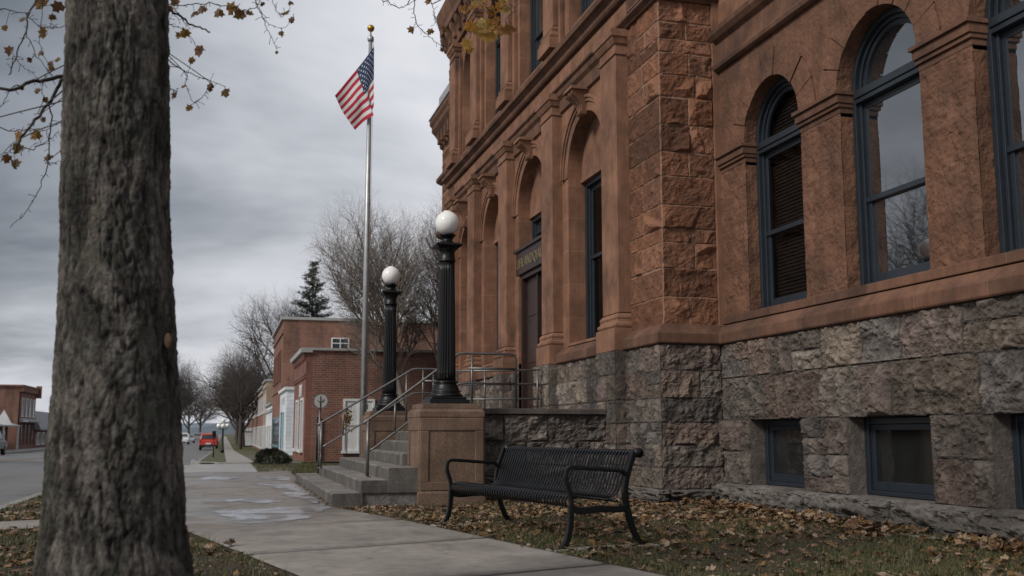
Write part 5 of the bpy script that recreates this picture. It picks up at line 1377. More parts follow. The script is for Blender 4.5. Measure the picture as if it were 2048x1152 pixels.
# ================================================================== bare trees
def grow(mb, p, d, L, r, lv, rng, par):
    seg = par['seg'][lv]; pts = [p]; dd = d.normalized(); rr = [r]
    for i in range(seg):
        dd = (dd + Vector((rng.gauss(0, 1), rng.gauss(0, 1), rng.gauss(0, 1))) * par['wob'][lv] + Vector((0, 0, par['up'][lv]))).normalized()
        pts.append(pts[-1] + dd * (L / seg)); rr.append(r * (1 - (i + 1) / seg * (1 - par['tip'][lv])))
    mb[0 if lv == 0 else 1].tube(pts, rr, par['side'][lv], cap=False, sm=True, c=par['col'])
    if lv + 1 >= len(par['n']): return
    n = par['n'][lv + 1]
    az = rng.uniform(0, 6.28)
    for k in range(n):
        t_ = par['t0'][lv] + (1 - par['t0'][lv]) * (k + rng.random()) / n
        q = t_ * seg; i = min(int(q), seg - 1); f = q - i
        pp = pts[i].lerp(pts[i + 1], f); ax = (pts[i + 1] - pts[i]).normalized()
        az += 2.4 + rng.uniform(-.5, .5)
        o = ax.orthogonal().normalized(); o2 = ax.cross(o)
        side = o * math.cos(az) + o2 * math.sin(az)
        a = R(rng.uniform(*par['ang'][lv + 1]))
        nd = ax * math.cos(a) + side * math.sin(a)
        rl = rr[i] + (rr[i + 1] - rr[i]) * f
        grow(mb, pp, nd, par['len'][lv + 1] * (1.15 - .6 * t_ if lv == 0 else 1.2 - .55 * t_) * rng.uniform(.75, 1.2), min(rl * .7, par['rad'][lv + 1]), lv + 1, rng, par)
def bare(seed, par, name, label, loc, group=None, stems=((0, 0, 0, 1),)):
    t = thing(name, label, 'tree', loc, group=group)
    a, b = MB(), MB(); rng = random.Random(seed)
    for (dx, dy, lean, k) in stems:
        grow((a, b), Vector((dx, dy, -.1)), Vector((dx * lean, dy * lean, 1)), par['len'][0] * k, par['rad'][0] * k, 0, rng, par)
    part('trunk', a, M['twig'], t, local=True, fix=False); part('crown', b, M['twig'], t, local=True, fix=False)
    return t
wood = (.22, .188, .16)
PA = dict(seg=[8, 7, 6, 5, 3], wob=[.05, .09, .12, .16, .2], up=[.03, .09, .09, .06, .03], tip=[.25, .2, .25, .3, .4], side=[9, 6, 5, 4, 3], n=[1, 13, 10, 9, 6], t0=[.42, .2, .15, .1, 0], ang=[(0, 0), (22, 50), (22, 45), (25, 55), (25, 60)], len=[6.8, 3.5, 1.6, .85, .4], rad=[.12, .06, .028, .014, .0085], col=wood)
bare(5, PA, 'bare_tree', 'many-stemmed leafless tree in front of the brick shop, left of the courthouse end', (.15, 20.2, 0), stems=((-.1, .0, 1.3, 1.0), (.15, .05, .6, 1.04), (-.22, .05, 1.25, .9), (.32, .1, .9, .97)))
PB = dict(seg=[8, 8, 7, 5, 3], wob=[.04, .08, .1, .15, .2], up=[.02, .07, .05, .04, .0], tip=[.3, .2, .25, .3, .5], side=[8, 6, 4, 3, 3], n=[1, 12, 9, 8, 5], t0=[.22, .25, .15, .1, 0], ang=[(0, 0), (35, 65), (25, 55), (25, 60), (25, 60)], len=[11, 7.5, 3.4, 1.6, .8], rad=[.3, .16, .07, .035, .02], col=(.07, .058, .05))
big = bare(8, PB, 'bare_tree', 'tall leafless tree rising behind the shop roofs, left of the dark evergreen', (.2, 140, -.7))
big.scale = (1.35, 1.35, 1.5)
o = copytree(big); o.location = (4.8, 142, -.7); o.rotation_euler = (0, 0, 2); o.scale = (1.1, 1.1, 1.5); o['label'] = 'thin leafless tree just left of the dark evergreen, half behind it'
par_r = dict(PB); par_r['len'] = [6.5, 5.4, 2.8, 1.4, .75]; par_r['rad'] = [.24, .13, .06, .034, .02]; par_r['t0'] = [.25, .25, .15, .1, 0]
rowt = bare(21, par_r, 'street_tree', 'leafless street tree nearest on the right kerb, arching over the walk by the white box', (-4.5, 92, -.7), group='bare trees along the right kerb')
for i, (x, y, s, rz, lab) in enumerate(((-3.9, 108, 1.05, 1.1, 'second leafless tree along the right kerb, behind the nearest one'), (-4.3, 126, 1.1, 2.3, 'third leafless tree along the right kerb, over the red brick shops'), (-3.8, 150, 1.15, 3.4, 'fourth leafless tree along the right kerb, well down the street'), (-3.5, 180, 1.2, 4.4, 'fifth leafless tree along the right kerb, smaller with distance'), (-3.5, 220, 1.3, 5.2, 'farthest leafless tree along the right kerb, near the hill gap'))):
    o = copytree(rowt); o.location = (x, y, -.7); o.rotation_euler = (0, 0, rz); o.scale = (s, s, s * 1.05); o['label'] = lab
lt_ = None
for i, (x, y, s, rz, lab) in enumerate(((-15.6, 190, 1.65, .6, 'large leafless tree just right of the foreground trunk, nearest of the left row'), (-16, 225, 1.6, 1.9, 'second leafless tree of the left row, behind the large one'), (-14.5, 265, 1.5, 3.0, 'third leafless tree of the left row, low above the far cars'), (-12.8, 310, 1.4, 4.2, 'leafless tree of the left row closest to the hill gap'))):
    o = copytree(rowt); o.location = (x, y, -.7); o.rotation_euler = (0, 0, rz); o.scale = (s, s, s); o['label'] = lab; o['group'] = 'bare trees along the left side of the street'
for i, (x, y, s) in enumerate(((-52, 190, .8), (-46, 200, .75), (-58, 185, .85))):
    o = copytree(rowt); o.location = (x, y, -.7); o.rotation_euler = (0, 0, i * 2.1); o.scale = (s, s, s); o['label'] = ('left', 'right', 'middle')[(0, 1, 2).index(i)] + '-most of the low bare trees behind the grey-roofed shop'; o['group'] = 'low bare trees behind the grey-roofed shop'
o = copytree(rowt); o.location = (-24.6, 29, -.2); o.rotation_euler = (0, 0, 2.2); o.scale = (1.4, 1.4, 1.4); o['label'] = 'bare tree across the street, seen only mirrored in the middle arched window'; o['group'] = 'bare trees along the left side of the street'
# pine
t = thing('pine_tree', 'dark ragged evergreen standing behind the taller brick building', 'tree', (.75, 75, -1.1))
a = MB().tube([(0, 0, 0), (.05, 0, 8), (0, 0, 16.3)], [.22, .15, .03], 8, c=(.06, .045, .035)); b = MB(); rng = random.Random(3)
z = 5.0
while z < 16.2:
    f = (16.4 - z) / 11.4
    for k in range(6):
        az = rng.uniform(0, 6.28); L = (.35 + 2.7 * f ** .8) * rng.uniform(.55, 1.15)
        d = Vector((math.cos(az), math.sin(az), rng.uniform(-.05, .35)))
        p0 = Vector((0, 0, z + rng.uniform(-.2, .2))); p1 = p0 + d * L * .6; p2 = p0 + d * L + Vector((0, 0, .12 * L))
        a.tube([p0, p1, p2], [.035, .022, .01], 4, cap=False, c=(.05, .04, .03))
        for q in range(int(10 + 16 * L)):
            tt = rng.uniform(.25, 1.05); c0 = p0.lerp(p2, tt) + Vector((rng.gauss(0, .1), rng.gauss(0, .1), rng.gauss(0, .07)))
            g = rng.uniform(.6, 1.3); cc = (.026 * g, .036 * g, .022 * g)
            for w in range(4):
                e = Vector((rng.gauss(0, 1), rng.gauss(0, 1), rng.gauss(0, .7) + .3)).normalized() * rng.uniform(.14, .3); s_ = e.orthogonal().normalized() * .028
                b.add([c0 - s_, c0 + s_, c0 + e], [(0, 1, 2)], c=cc)
    z += rng.uniform(.28, .5)
part('trunk', a, M['twig'], t, local=True, fix=False); part('foliage', b, M['pine'], t, local=True, fix=False)
# evergreen bush
t = thing('evergreen_bush', 'low rounded dark green bush beside the walk, left of the brick shop corner', 'bush', (-4.62, 19.45, 0))
b = MB(); rng = random.Random(9)
for i in range(5200):
    a_ = rng.uniform(0, 6.28); h = rng.random(); rr = math.sqrt(max(0, 1 - (h - .25) ** 2 / .6)) * (.55 + .45 * rng.random() ** .4)
    lump_ = 1 + .18 * math.sin(a_ * 3 + h * 5) + .1 * math.sin(a_ * 7)
    p = Vector((.5 * rr * lump_ * math.cos(a_), .48 * rr * lump_ * math.sin(a_), .03 + .43 * h * (.85 + .2 * lump_ * .8)))
    e = (p - Vector((0, 0, .1))).normalized() * .05 + Vector((rng.gauss(0, .025), rng.gauss(0, .025), rng.gauss(0, .025))); s_ = e.orthogonal().normalized() * .011
    g = rng.uniform(.35, 1.35) * (.4 + .8 * h); b.add([p - s_, p + s_, p + e], [(0, 1, 2)], c=(.03 * g, .042 * g, .018 * g) if rng.random() > .12 else (.08 * g, .06 * g, .03 * g))
part('foliage', b, M['pine'], t, local=True, fix=False)
a = MB()
for k in range(7): a.tube([(0, 0, -.05), (.12 * math.cos(k), .12 * math.sin(k), .18), (.3 * math.cos(k), .3 * math.sin(k), .36)], [.012, .008, .004], 5, c=(.05, .04, .03))
part('stems', a, M['twig'], t, local=True, fix=False)
# sapling with orange leaves at the shop window
t = thing('orange_sapling', 'thin sapling with a clump of orange leaves before the white shop window', 'sapling', (-2.2, 20.6, 0))
a = MB().tube([(0, 0, -.05), (.02, 0, .8), (-.02, 0, 1.9)], [.014, .01, .005], 5, c=(.05, .04, .03)); b = MB(); rs = np.random.RandomState(33)
for i in range(170):
    leaf(b, (rs.normal(0, .085), rs.normal(0, .08), 1.45 + rs.normal(0, .17)), rs.uniform(.05, .1), normal=(rs.normal(), -1, rs.normal()), c=[(.2, .1, .02), (.26, .15, .03), (.14, .07, .02)][rs.randint(3)])
part('stem', a, M['twig'], t, local=True, fix=False); part('foliage', b, M['leaf'], t, local=True, fix=False)

# ================================================================== buildings down the street
def wquad(t, x0, x1, y, z0, z1, mats=('white', 'shopglass'), nm='window', mull=True, fr=.07):
    w = MB()
    w.box(x0, x0 + fr, y - .04, y + .06, z0, z1); w.box(x1 - fr, x1, y - .04, y + .06, z0, z1); w.box(x0 + fr, x1 - fr, y - .04, y + .06, z1 - fr, z1); w.box(x0 - .04, x1 + .04, y - .1, y + .06, z0 - .08, z0 - .002)
    if mull: w.box((x0 + x1) / 2 - .025, (x0 + x1) / 2 + .025, y - .03, y + .05, z0, z1 - fr); w.box(x0 + fr, x1 - fr, y - .029, y + .049, (z0 + z1) / 2 - .025, (z0 + z1) / 2 + .025)
    f = part(nm, w, M[mats[0]], t)
    part('pane', MB().box(x0 + fr, x1 - fr, y + .0, y + .02, z0, z1 - fr), M[mats[1]], f)
def wfront(t, x, y0, y1, z0, z1, mats=('white', 'shopglass'), nm='window', fr=.08, rec=.0):
    w = MB()
    w.box(x - .05, x + .1, y0, y0 + fr, z0, z1); w.box(x - .05, x + .1, y1 - fr, y1, z0, z1); w.box(x - .05, x + .1, y0 + fr, y1 - fr, z1 - fr, z1); w.box(x - .12, x + .1, y0 - .05, y1 + .05, z0 - .1, z0 - .002)
    f = part(nm, w, M[mats[0]], t)
    part('pane', MB().box(x - .015, x + .05, y0 + fr, y1 - fr, z0, z1 - fr), M[mats[1]], f)
# near brick shop
t = thing('brick_shop', 'low red brick shop with pale coping and white letters on its street front', 'building', (-3.5, 21.4, 0))
part('side_wall', MB().box(-3.3, 9, 21.4, 27, -.3, 3.7), M['brick'], t)
fb = MB().box(-3.5, -3.301, 21.4, 27.2, -.3, 3.62)
fb.box(-3.56, -3.501, 21.42, 27.2, 2.86, 2.93).box(-3.54, -3.501, 21.42, 27.2, 2.78, 2.859).box(-3.58, -3.501, 21.42, 27.2, 3.5, 3.62)
for y in np.arange(21.5, 27, .28): fb.box(-3.575, -3.501, y, y + .12, 3.4, 3.499)
part('street_front', fb, M['brick_front'], t)
part('coping', MB().box(-3.68, 9, 21.3, 27.3, 3.701, 3.78).box(-3.68, -3.3, 21.3, 27.3, 3.625, 3.7), M['coping'], t)
wfront(t, -3.5, 22.0, 23.1, .42, 2.15, nm='shop_window'); wfront(t, -3.5, 24.3, 25.5, .42, 2.15, nm='shop_window')
wquad(t, -2.25, -1.2, 21.38, .38, 2.1, mats=('white', 'white'))
part('downpipe', MB().tube([(-3.05, 21.34, 0), (-3.05, 21.34, 1.5)], .06, 8), M['iron'], t)
lt = MB(); textmesh(lt, 'SPAV', .62, Matrix(((0, 0, -1, -3.512), (-1, 0, 0, 23.6), (0, 1, 0, 2.22), (0, 0, 0, 1))), .01); part('lettering', lt, M['white'], t, fix=False)
# white storefront
t = thing('white_storefront', 'small white painted block storefront with blue door between two brick buildings', 'building', (-3.0, 41, -.2))
part('wall', MB().box(-3.0, 2, 41, 47.6, -.6, 3.15), M['whitebrick'], t)
part('cornice', MB().box(-3.12, 2, 40.9, 47.7, 3.151, 3.3), M['white'], t)
wfront(t, -3.0, 42.3, 44.2, .1, 2.1, ('white', 'teal'), 'shop_window'); wfront(t, -3.0, 44.5, 45.6, -.2, 2.1, ('bluedoor', 'teal'), 'door')
part('stall_riser', MB().box(-3.06, -3.001, 42.3, 44.2, -.2, .0), M['bluedoor'], t)
wquad(t, -2.4, -1.2, 40.98, -.1, 2.0, ('white', 'teal'), 'side_door', mull=False)
fm = MB()
for k, y in enumerate(np.arange(42.6, 46.4, .55)): fm.box(-3.012, -3.001, y, y + .3, 2.5, 2.85)
part('faded_lettering', fm, m_plain('faded_sign', (.48, .5, .54), .7), t)
# tall brick
t = thing('tall_brick_building', 'taller two-storey red brick building behind the white storefront', 'building', (-2.9, 48, -.3))
part('wall', MB().box(-2.9, 9.5, 48, 60, -.8, 7.5), M['brick_dark'], t)
part('coping', MB().box(-3.05, 9.6, 47.9, 60.1, 7.501, 7.66), M['coping'], t)
part('brick_band', MB().box(-2.98, -2.901, 48, 60, 6.7, 6.9).box(-2.96, -2.901, 48, 60, 3.4, 3.6), M['brick_dark'], t)
wquad(t, -.15, .9, 47.98, 5.85, 6.5)
for y in (49.5, 52, 54.5, 57): wfront(t, -2.9, y, y + 1.1, 4.1, 5.9, ('brick_front', 'shopglass'))
wfront(t, -2.9, 49, 58.5, .2, 1.9, ('teal', 'shopglass'), 'shop_window')
part('stain_panel', MB().box(4.1, 6.8, 47.94, 47.99, 3.9, 4.1).box(4.6, 5.4, 47.95, 47.99, 2.9, 3.5), M['coping'], t, label='pale patches of render on the side wall')
def shop(y0, y1, h, mat, label, wins, cop='coping', fr='white', x=-2.9):
    t = thing('shop_building', label, 'building', (x, y0, -.5), group='small shop fronts down the right side of the street')
    part('wall', MB().box(x, 8, y0 + .02, y1 - .02, -1, h), M[mat], t)
    part('cornice', MB().box(x - .15, 8, y0 - .05, y1 - .03, h + .001, h + .14).box(x - .08, x - .001, y0 + .05, y1 - .05, h - .5, h - .3), M[cop], t)
    n = wins; w = (y1 - y0) / n
    for k in range(n): wfront(t, x, y0 + w * (k + .2), y0 + w * (k + .8), -.3, 1.5, (fr, 'shopglass'), 'shop_window')
    if h > 4:
        for k in range(n): wfront(t, x, y0 + w * (k + .3), y0 + w * (k + .7), 2.6, 4.0, (fr, 'shopglass'))
shop(60.2, 71, 2.9, 'whitebrick', 'low pale storefront directly beyond the tall brick building', 3)
shop(71.2, 78, 5.0, 'tan', 'tan two-storey shop front with a pale cornice, past the low pale storefront', 2)
shop(78.2, 102, 4.8, 'brick_dark', 'brown brick shop row just beyond the tan front', 5)
shop(102.2, 140, 4.2, 'brick', 'farthest red brick shops on the right, behind the white box', 7)
t = thing('white_box', 'plain white utility box standing beside the far walk', 'utility box', (-3.6, 112, -.7))
part('cabinet', MB().box(-4.15, -2.75, 111, 113.5, -.55, 1.05), M['white'], t, bev=.03); part('plinth', MB().box(-4.1, -2.8, 111.05, 113.4, -.75, -.552), M['iron'], t)
part('lid', MB().box(-4.22, -2.7, 110.93, 113.57, 1.051, 1.12), M['roofgrey'], t)
# left side of the street
t = thing('corner_brick_building', 'two-storey brown brick building with cornice on the far left across the street', 'building', (-25.7, 100, -.7))
part('wall', MB().box(-38.3, -25.7, 100, 109, -1, 5.5), M['brick_dark'], t)
part('cornice', MB().box(-38.4, -25.4, 99.8, 109.2, 5.501, 5.68).box(-25.69, -25.45, 99.9, 109.2, 5.0, 5.5).box(-25.68, -25.2, 108.7, 109.25, 4.6, 5.9), M['brick_front'], t)
for y in (100.9, 103, 105.1, 107.2): wfront(t, -25.7, y, y + 1.0, 2.6, 4.4, ('white', 'shopglass')); wfront(t, -25.7, y, y + 1.1, -.1, 1.8, ('brick_front', 'shopglass'), 'shop_window')
part('awning', MB().prism([(-25.71, 2.4), (-24.9, 2.1), (-24.9, 2.0), (-25.71, 2.0)], 'y', 100.2, 108.8), M['roofgrey'], t)
part('pilaster', MB().box(-25.8, -25.701, 100, 100.6, -.9, 4.99).box(-25.8, -25.701, 108.4, 109, -.9, 4.99), M['brick_front'], t)
t = thing('grey_roof_shop', 'low shop with a broad grey roof right of the corner brick building', 'building', (-25.7, 109.4, -.7))
part('wall', MB().box(-38.3, -25.7, 109.4, 132, -1, 1.3), M['brick_front'], t)
part('roof', MB().prism([(-25.1, 1.2), (-25.1, 1.36), (-26.1, 3.3), (-38.3, 3.5), (-38.3, 1.301), (-25.7, 1.301)], 'y', 109.3, 132), M['roofgrey'], t)
for y in np.arange(110.5, 131, 3.2): wfront(t, -25.7, y, y + 2.2, -.3, 1.0, ('white', 'shopglass'), 'shop_window')
t = thing('awning_shop', 'low shop with a pitched gable sign at the left edge behind the dark pickup', 'building', (-26.3, 84, -.7))
part('wall', MB().box(-38.3, -26.3, 84, 98, -1, 1.6), M['brick_front'], t)
part('roof', MB().prism([(-25.2, 1.5), (-25.2, 1.62), (-27.8, 2.4), (-38.3, 2.5), (-38.3, 1.601), (-26.3, 1.601)], 'y', 83.8, 98.2), M['roofgrey'], t)
part('gable', MB().prism([(-26.2, 1.65), (-24.7, 1.65), (-25.45, 3.0)], 'y', 90.9, 91.1), M['white'], t)
part('post', MB().box(-25.3, -25.15, 84.2, 84.35, -.8, 1.5).box(-25.3, -25.15, 90, 90.15, -.8, 1.5).box(-25.3, -25.15, 97, 97.15, -.8, 1.5), M['white'], t)
for y in (85, 88.5, 92, 95): wfront(t, -26.3, y, y + 2, -.3, 1.2, ('brick_front', 'shopglass'), 'shop_window')
t = thing('utility_pole', 'dark wooden pole at the very left edge of the view', 'pole', (-24.6, 79.0, -.65))
part('shaft', MB().tube([(-24.8, 79.5, -.8), (-24.8, 79.5, 5.6)], [.16, .12], 8), M['iron'], t); part('crossarm', MB().box(-24.9, -24.7, 78.5, 80.5, 5.1, 5.25), M['iron'], t)
# cluster lamp
t = thing('cluster_lamp', 'dark street lamp with a cluster of white globes near the red car', 'street lamp', (-6.1, 60, -.4))
part('post', MB().lathe((-6.1, 60, -.4), [(.13, 0), (.13, .2), (.07, .3), (.055, 1.5), (.06, 1.55), (.04, 1.6), (.04, 2.0)], 14).tube([(-6.38, 60, 1.25), (-6.1, 60, 1.15), (-5.82, 60, 1.25)], .025, 6).tube([(-6.1, 59.72, 1.25), (-6.1, 60, 1.15), (-6.1, 60.28, 1.25)], .025, 6), M['iron'], t)
def ballmb(c, r): return MB().lathe(c, [(r * math.sin(math.pi * max(k, .04) / 10), -r * math.cos(math.pi * k / 10)) for k in range(11)], 14)
for c in ((-6.38, 60, 1.42), (-5.82, 60, 1.42), (-6.1, 59.72, 1.42), (-6.1, 60.28, 1.42), (-6.1, 60, 1.76)): part('globe', ballmb(c, .155), M['globe'], t)
t = thing('meter_post', 'thin short dark post on the grass strip left of the cluster lamp', 'post', (-6.45, 33, -.1)); part('post', MB().tube([(-6.45, 33, -.2), (-6.45, 33, .8)], .03, 6), M['iron'], t); part('head', MB().box(-6.53, -6.37, 32.95, 33.05, .8, 1.05), M['iron'], t, bev=.03)

# ================================================================== cars
def vehicle(nm, label, cat, loc, rz, paint, kind='suv', group=None):
    t = thing(nm, label, cat, loc, rz, group)
    W = .9
    def hull(prof, w0, w1, zs0, zs1, inset=0):
        # prof: (y,z) outline; half width interpolated with height
        m = MB(); n = len(prof); vs = []
        for s in (-1, 1):
            for (y, z) in prof:
                k = min(1, max(0, (z - zs0) / (zs1 - zs0))); vs.append((s * (w0 + (w1 - w0) * k), y, z))
        m.add(vs, [(i, (i + 1) % n, n + (i + 1) % n, n + i) for i in range(n)] + [tuple(range(n))[::-1], tuple(range(n, 2 * n))], c=paint)
        return m
    if kind == 'suv':
        low = [(-2.2, .38), (-2.25, .55), (-2.22, .95), (-2.12, 1.08), (.75, 1.08), (1.9, .98), (2.2, .8), (2.25, .45), (2.2, .34)]
        cab = [(-2.1, 1.081), (-1.92, 1.62), (-1.7, 1.7), (.05, 1.7), (.3, 1.62), (.95, 1.081)]
    elif kind == 'pickup':
        low = [(-2.7, .5), (-2.72, .7), (-2.7, 1.1), (-.4, 1.1), (1.1, 1.1), (2.4, 1.02), (2.55, .85), (2.55, .5), (2.4, .42)]
        cab = [(-.8, 1.101), (-.65, 1.75), (-.5, 1.82), (.5, 1.82), (.7, 1.75), (1.25, 1.101)]
    else:
        low = [(-2.2, .32), (-2.25, .5), (-2.2, .85), (-1.4, .92), (1.0, .92), (2.0, .8), (2.2, .6), (2.2, .32)]
        cab = [(-1.6, .921), (-1.0, 1.38), (-.8, 1.43), (.2, 1.43), (.4, 1.38), (1.2, .921)]
    part('body', hull(low, W, W * .97, .3, 1.1), M['carpaint'], t, bev=.07, local=True)
    part('cabin', hull(cab, W * .95, W * .74, cab[0][1], cab[2][1]), M['carpaint'], t, bev=.05, local=True)
    z0, z1 = cab[0][1], cab[2][1]
    ya, yb = cab[0][0], cab[1][0]
    g = MB(); wa, wb = W * .95 - .12, W * .78 - .08
    def L(k, yA, yB, o): return (yA + (yB - yA) * k + o)
    g.add([(-wa, L(.1, ya, yb, -.012), z0 + (cab[1][1] - z0) * .1), (wa, L(.1, ya, yb, -.012), z0 + (cab[1][1] - z0) * .1), (wb, L(.88, ya, yb, -.012), z0 + (cab[1][1] - z0) * .88), (-wb, L(.88, ya, yb, -.012), z0 + (cab[1][1] - z0) * .88)], [(0, 1, 2, 3)])
    part('rear_window', g, M['shopglass'], t, local=True, fix=False)
    yc, yd = cab[-1][0], cab[-2][0]; g = MB()
    g.add([(-wa, L(.1, yc, yd, .012), z0 + (cab[-2][1] - z0) * .1), (wa, L(.1, yc, yd, .012), z0 + (cab[-2][1] - z0) * .1), (wb, L(.9, yc, yd, .012), z0 + (cab[-2][1] - z0) * .9), (-wb, L(.9, yc, yd, .012), z0 + (cab[-2][1] - z0) * .9)], [(0, 1, 2, 3)])
    part('windscreen', g, M['shopglass'], t, local=True, fix=False)
    for s in (-1, 1):
        g = MB(); e = .012
        def pw(k): return s * (W * .95 + (W * .74 - W * .95) * k + e)
        g.add([(pw(.12), ya + .35, z0 + (z1 - z0) * .12), (pw(.12), yc - .35, z0 + (z1 - z0) * .12), (pw(.8), yd - .1, z0 + (z1 - z0) * .8), (pw(.8), yb + .15, z0 + (z1 - z0) * .8)], [(0, 1, 2, 3)])
        part('side_window', g, M['shopglass'], t, local=True, fix=False)
        yr = low[0][0]
        part('tail_light', MB().box(s * W * .99, s * W * .8, yr - .06, yr + .12, .78, 1.02), M['tail'], t, local=True)
        part('headlight', MB().box(s * W * .99, s * W * .68, low[-1][0] - .15, low[-1][0] + .07, .62, .78), M['white'], t, local=True)
        for y in (low[0][0] + .85, low[-1][0] - .85):
            n = 20; m = MB(); m.prism([(y + .34 * math.cos(2 * math.pi * k / n), .34 + .34 * math.sin(2 * math.pi * k / n)) for k in range(n)], 'x', s * (W + .01), s * (W - .22))
            wh = part('wheel', m, M['rubber'], t, local=True, bev=.02)
            m = MB(); m.prism([(y + .2 * math.cos(2 * math.pi * k / n), .34 + .2 * math.sin(2 * math.pi * k / n)) for k in range(n)], 'x', s * (W + .016), s * (W - .1)); part('rim', m, M['steel'], wh, local=True)
    yr = low[0][0]
    part('bumper', MB().box(-W * .95, W * .95, yr - .1, yr + .1, .36, .56), M['rubber'], t, local=True, bev=.03)
    part('number_plate', MB().box(-.2, .2, yr - .115, yr - .101, .6, .72).box(-.26, .26, yr - .1, yr - .03, .57, .75), M['white'], t, local=True)
    return t
vehicle('parked_car', 'bright red sport utility car parked at the right kerb, seen from behind', 'car', (-7.5, 100, -.83), 0, (.5, .03, .012))
vehicle('pickup_truck', 'dark blue-grey pickup parked across the street at the left edge', 'truck', (-22.45, 69.5, -.68), 0, (.03, .037, .048), 'pickup')
vehicle('parked_car', 'dark car just ahead of the red one at the right kerb', 'car', (-7.6, 118, -.83), 0, (.03, .03, .035), 'sedan', 'far cars parked beyond the red car')
vehicle('parked_car', 'grey car farthest along the right kerb, beyond the dark one', 'car', (-7.6, 138, -.83), 0, (.2, .2, .21), 'suv', 'far cars parked beyond the red car')
vehicle('parked_car', 'white car far down the left side, nearest the foreground trunk', 'car', (-11.9, 152, -.83), math.pi, (.6, .6, .6), 'suv', 'far cars on the left side')
vehicle('parked_car', 'dull grey car behind the far white one on the left side', 'car', (-11.6, 172, -.83), math.pi, (.25, .26, .27), 'sedan', 'far cars on the left side')
vehicle('parked_car', 'smallest far car on the left side, closest to the red one', 'car', (-10.8, 195, -.83), math.pi, (.35, .34, .33), 'suv', 'far cars on the left side')
# distant hills
mb = MB(); n = 60; vs = []
for i in range(n + 1):
    x = -700 + 1400 * i / n
    vs += [(x, 900, -5), (x, 905, 4 + 3 * math.sin(i * .7) + 4 * math.sin(i * 1.9 + 1)), (x, 980, 9)]
mb.add(vs, [(i * 3 + j, i * 3 + 3 + j, i * 3 + 4 + j, i * 3 + 1 + j) for i in range(n) for j in range(2)])
struct('hills', mb, M['hill'], fix=False)

# ================================================================== sky and light
w = bpy.data.worlds.new('World'); sc.world = w; w.use_nodes = True
nt = w.node_tree; nt.nodes.clear()
def N(t_, **k):
    x = nt.nodes.new(t_)
    for a_, b_ in k.items(): setattr(x, a_, b_)
    return x
SUN_EL, SUN_AZ = R(36), R(243)      # azimuth clockwise from +Y
sky = N('ShaderNodeTexSky'); sky.sky_type = 'NISHITA'; sky.sun_disc = False; sky.sun_elevation = SUN_EL; sky.sun_rotation = SUN_AZ; sky.dust_density = 3; sky.air_density = 1.5
b1 = N('ShaderNodeBackground'); b1.inputs[1].default_value = .06; nt.links.new(sky.outputs[0], b1.inputs[0])
tc = N('ShaderNodeTexCoord'); sep = N('ShaderNodeSeparateXYZ'); nt.links.new(tc.outputs['Generated'], sep.inputs[0])
# project the direction on a flat cloud deck so that the bands close up towards the horizon
zc = N('ShaderNodeMath', operation='ADD'); zc.inputs[1].default_value = .2
zm = N('ShaderNodeMath', operation='MAXIMUM'); zm.inputs[1].default_value = 0.0; nt.links.new(sep.outputs[2], zm.inputs[0]); nt.links.new(zm.outputs[0], zc.inputs[0])
dx = N('ShaderNodeMath', operation='DIVIDE'); dy = N('ShaderNodeMath', operation='DIVIDE')
nt.links.new(sep.outputs[0], dx.inputs[0]); nt.links.new(zc.outputs[0], dx.inputs[1]); nt.links.new(sep.outputs[1], dy.inputs[0]); nt.links.new(zc.outputs[0], dy.inputs[1])
cb = N('ShaderNodeCombineXYZ'); nt.links.new(dx.outputs[0], cb.inputs[0]); nt.links.new(dy.outputs[0], cb.inputs[1])
mp = N('ShaderNodeMapping'); mp.inputs['Scale'].default_value = (1.0, 1.25, 1); mp.inputs['Location'].default_value = (2.2, .4, 0); nt.links.new(cb.outputs[0], mp.inputs[0])
nz_ = N('ShaderNodeTexNoise'); nz_.inputs['Scale'].default_value = .75; nz_.inputs['Detail'].default_value = 5; nz_.inputs['Roughness'].default_value = .56; nz_.inputs['Distortion'].default_value = .3
nt.links.new(mp.outputs[0], nz_.inputs['Vector'])
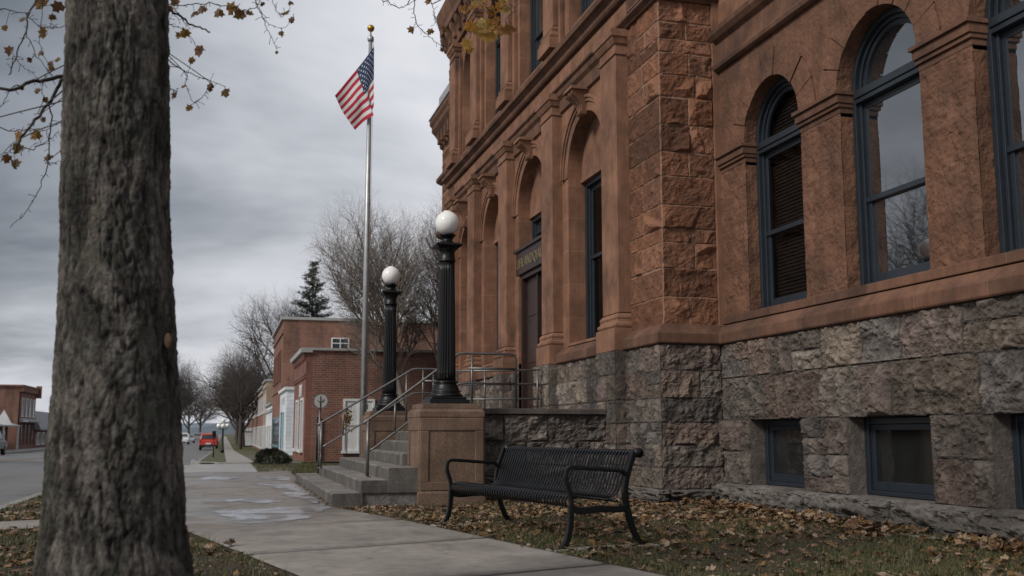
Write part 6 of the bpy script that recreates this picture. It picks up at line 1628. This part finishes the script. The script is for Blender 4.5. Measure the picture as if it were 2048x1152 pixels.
# heavier cloud towards the west (left), thinner ahead
dt = N('ShaderNodeVectorMath', operation='DOT_PRODUCT'); nrmv = N('ShaderNodeVectorMath', operation='NORMALIZE'); nt.links.new(tc.outputs['Generated'], nrmv.inputs[0]); nt.links.new(nrmv.outputs[0], dt.inputs[0]); dt.inputs[1].default_value = (math.sin(R(14)) * .94, math.cos(R(14)) * .94, .34)
mr = N('ShaderNodeMapRange'); mr.inputs[1].default_value = .9; mr.inputs[2].default_value = .995; mr.inputs[3].default_value = 0; mr.inputs[4].default_value = .2; nt.links.new(dt.outputs['Value'], mr.inputs[0])
ad = N('ShaderNodeMath', operation='ADD'); nt.links.new(nz_.outputs['Fac'], ad.inputs[0]); nt.links.new(mr.outputs[0], ad.inputs[1])
dt2 = N('ShaderNodeVectorMath', operation='DOT_PRODUCT'); nt.links.new(nrmv.outputs[0], dt2.inputs[0]); dt2.inputs[1].default_value = (math.sin(R(-11)) * .978, math.cos(R(-11)) * .978, .208)
mr2 = N('ShaderNodeMapRange'); mr2.inputs[1].default_value = .93; mr2.inputs[2].default_value = .998; mr2.inputs[3].default_value = 0; mr2.inputs[4].default_value = -.24; nt.links.new(dt2.outputs['Value'], mr2.inputs[0])
ad0 = ad; ad = N('ShaderNodeMath', operation='ADD'); nt.links.new(ad0.outputs[0], ad.inputs[0]); nt.links.new(mr2.outputs[0], ad.inputs[1])
mr3 = N('ShaderNodeMapRange'); mr3.inputs[1].default_value = .03; mr3.inputs[2].default_value = .13; mr3.inputs[3].default_value = .3; mr3.inputs[4].default_value = 0; nt.links.new(sep.outputs[2], mr3.inputs[0])
ad1 = ad; ad = N('ShaderNodeMath', operation='ADD'); nt.links.new(ad1.outputs[0], ad.inputs[0]); nt.links.new(mr3.outputs[0], ad.inputs[1])
rp = N('ShaderNodeValToRGB'); e = rp.color_ramp.elements
while len(e) < 4: e.new(.5)
for i, (p_, c_) in enumerate(((.26, (.165, .19, .225)), (.42, (.34, .365, .41)), (.56, (.58, .60, .65)), (.72, (.8, .81, .86)))): e[i].position = p_; e[i].color = c_ + (1,)
nt.links.new(ad.outputs[0], rp.inputs[0])
b2 = N('ShaderNodeBackground'); b2.inputs[1].default_value = 1.0; nt.links.new(rp.outputs[0], b2.inputs[0])
mx = N('ShaderNodeMixShader'); mx.inputs[0].default_value = .93; nt.links.new(b1.outputs[0], mx.inputs[1]); nt.links.new(b2.outputs[0], mx.inputs[2])
wo = N('ShaderNodeOutputWorld'); nt.links.new(mx.outputs[0], wo.inputs[0])
sl = bpy.data.lights.new('sun', 'SUN'); sl.energy = 2.5; sl.angle = R(14); sl.color = (1, .95, .88)
so = bpy.data.objects.new('sun', sl); col.objects.link(so)
d = Vector((math.sin(SUN_AZ) * math.cos(SUN_EL), math.cos(SUN_AZ) * math.cos(SUN_EL), math.sin(SUN_EL)))
so.rotation_euler = d.to_track_quat('Z', 'Y').to_euler(); so.location = (-20, -20, 30)
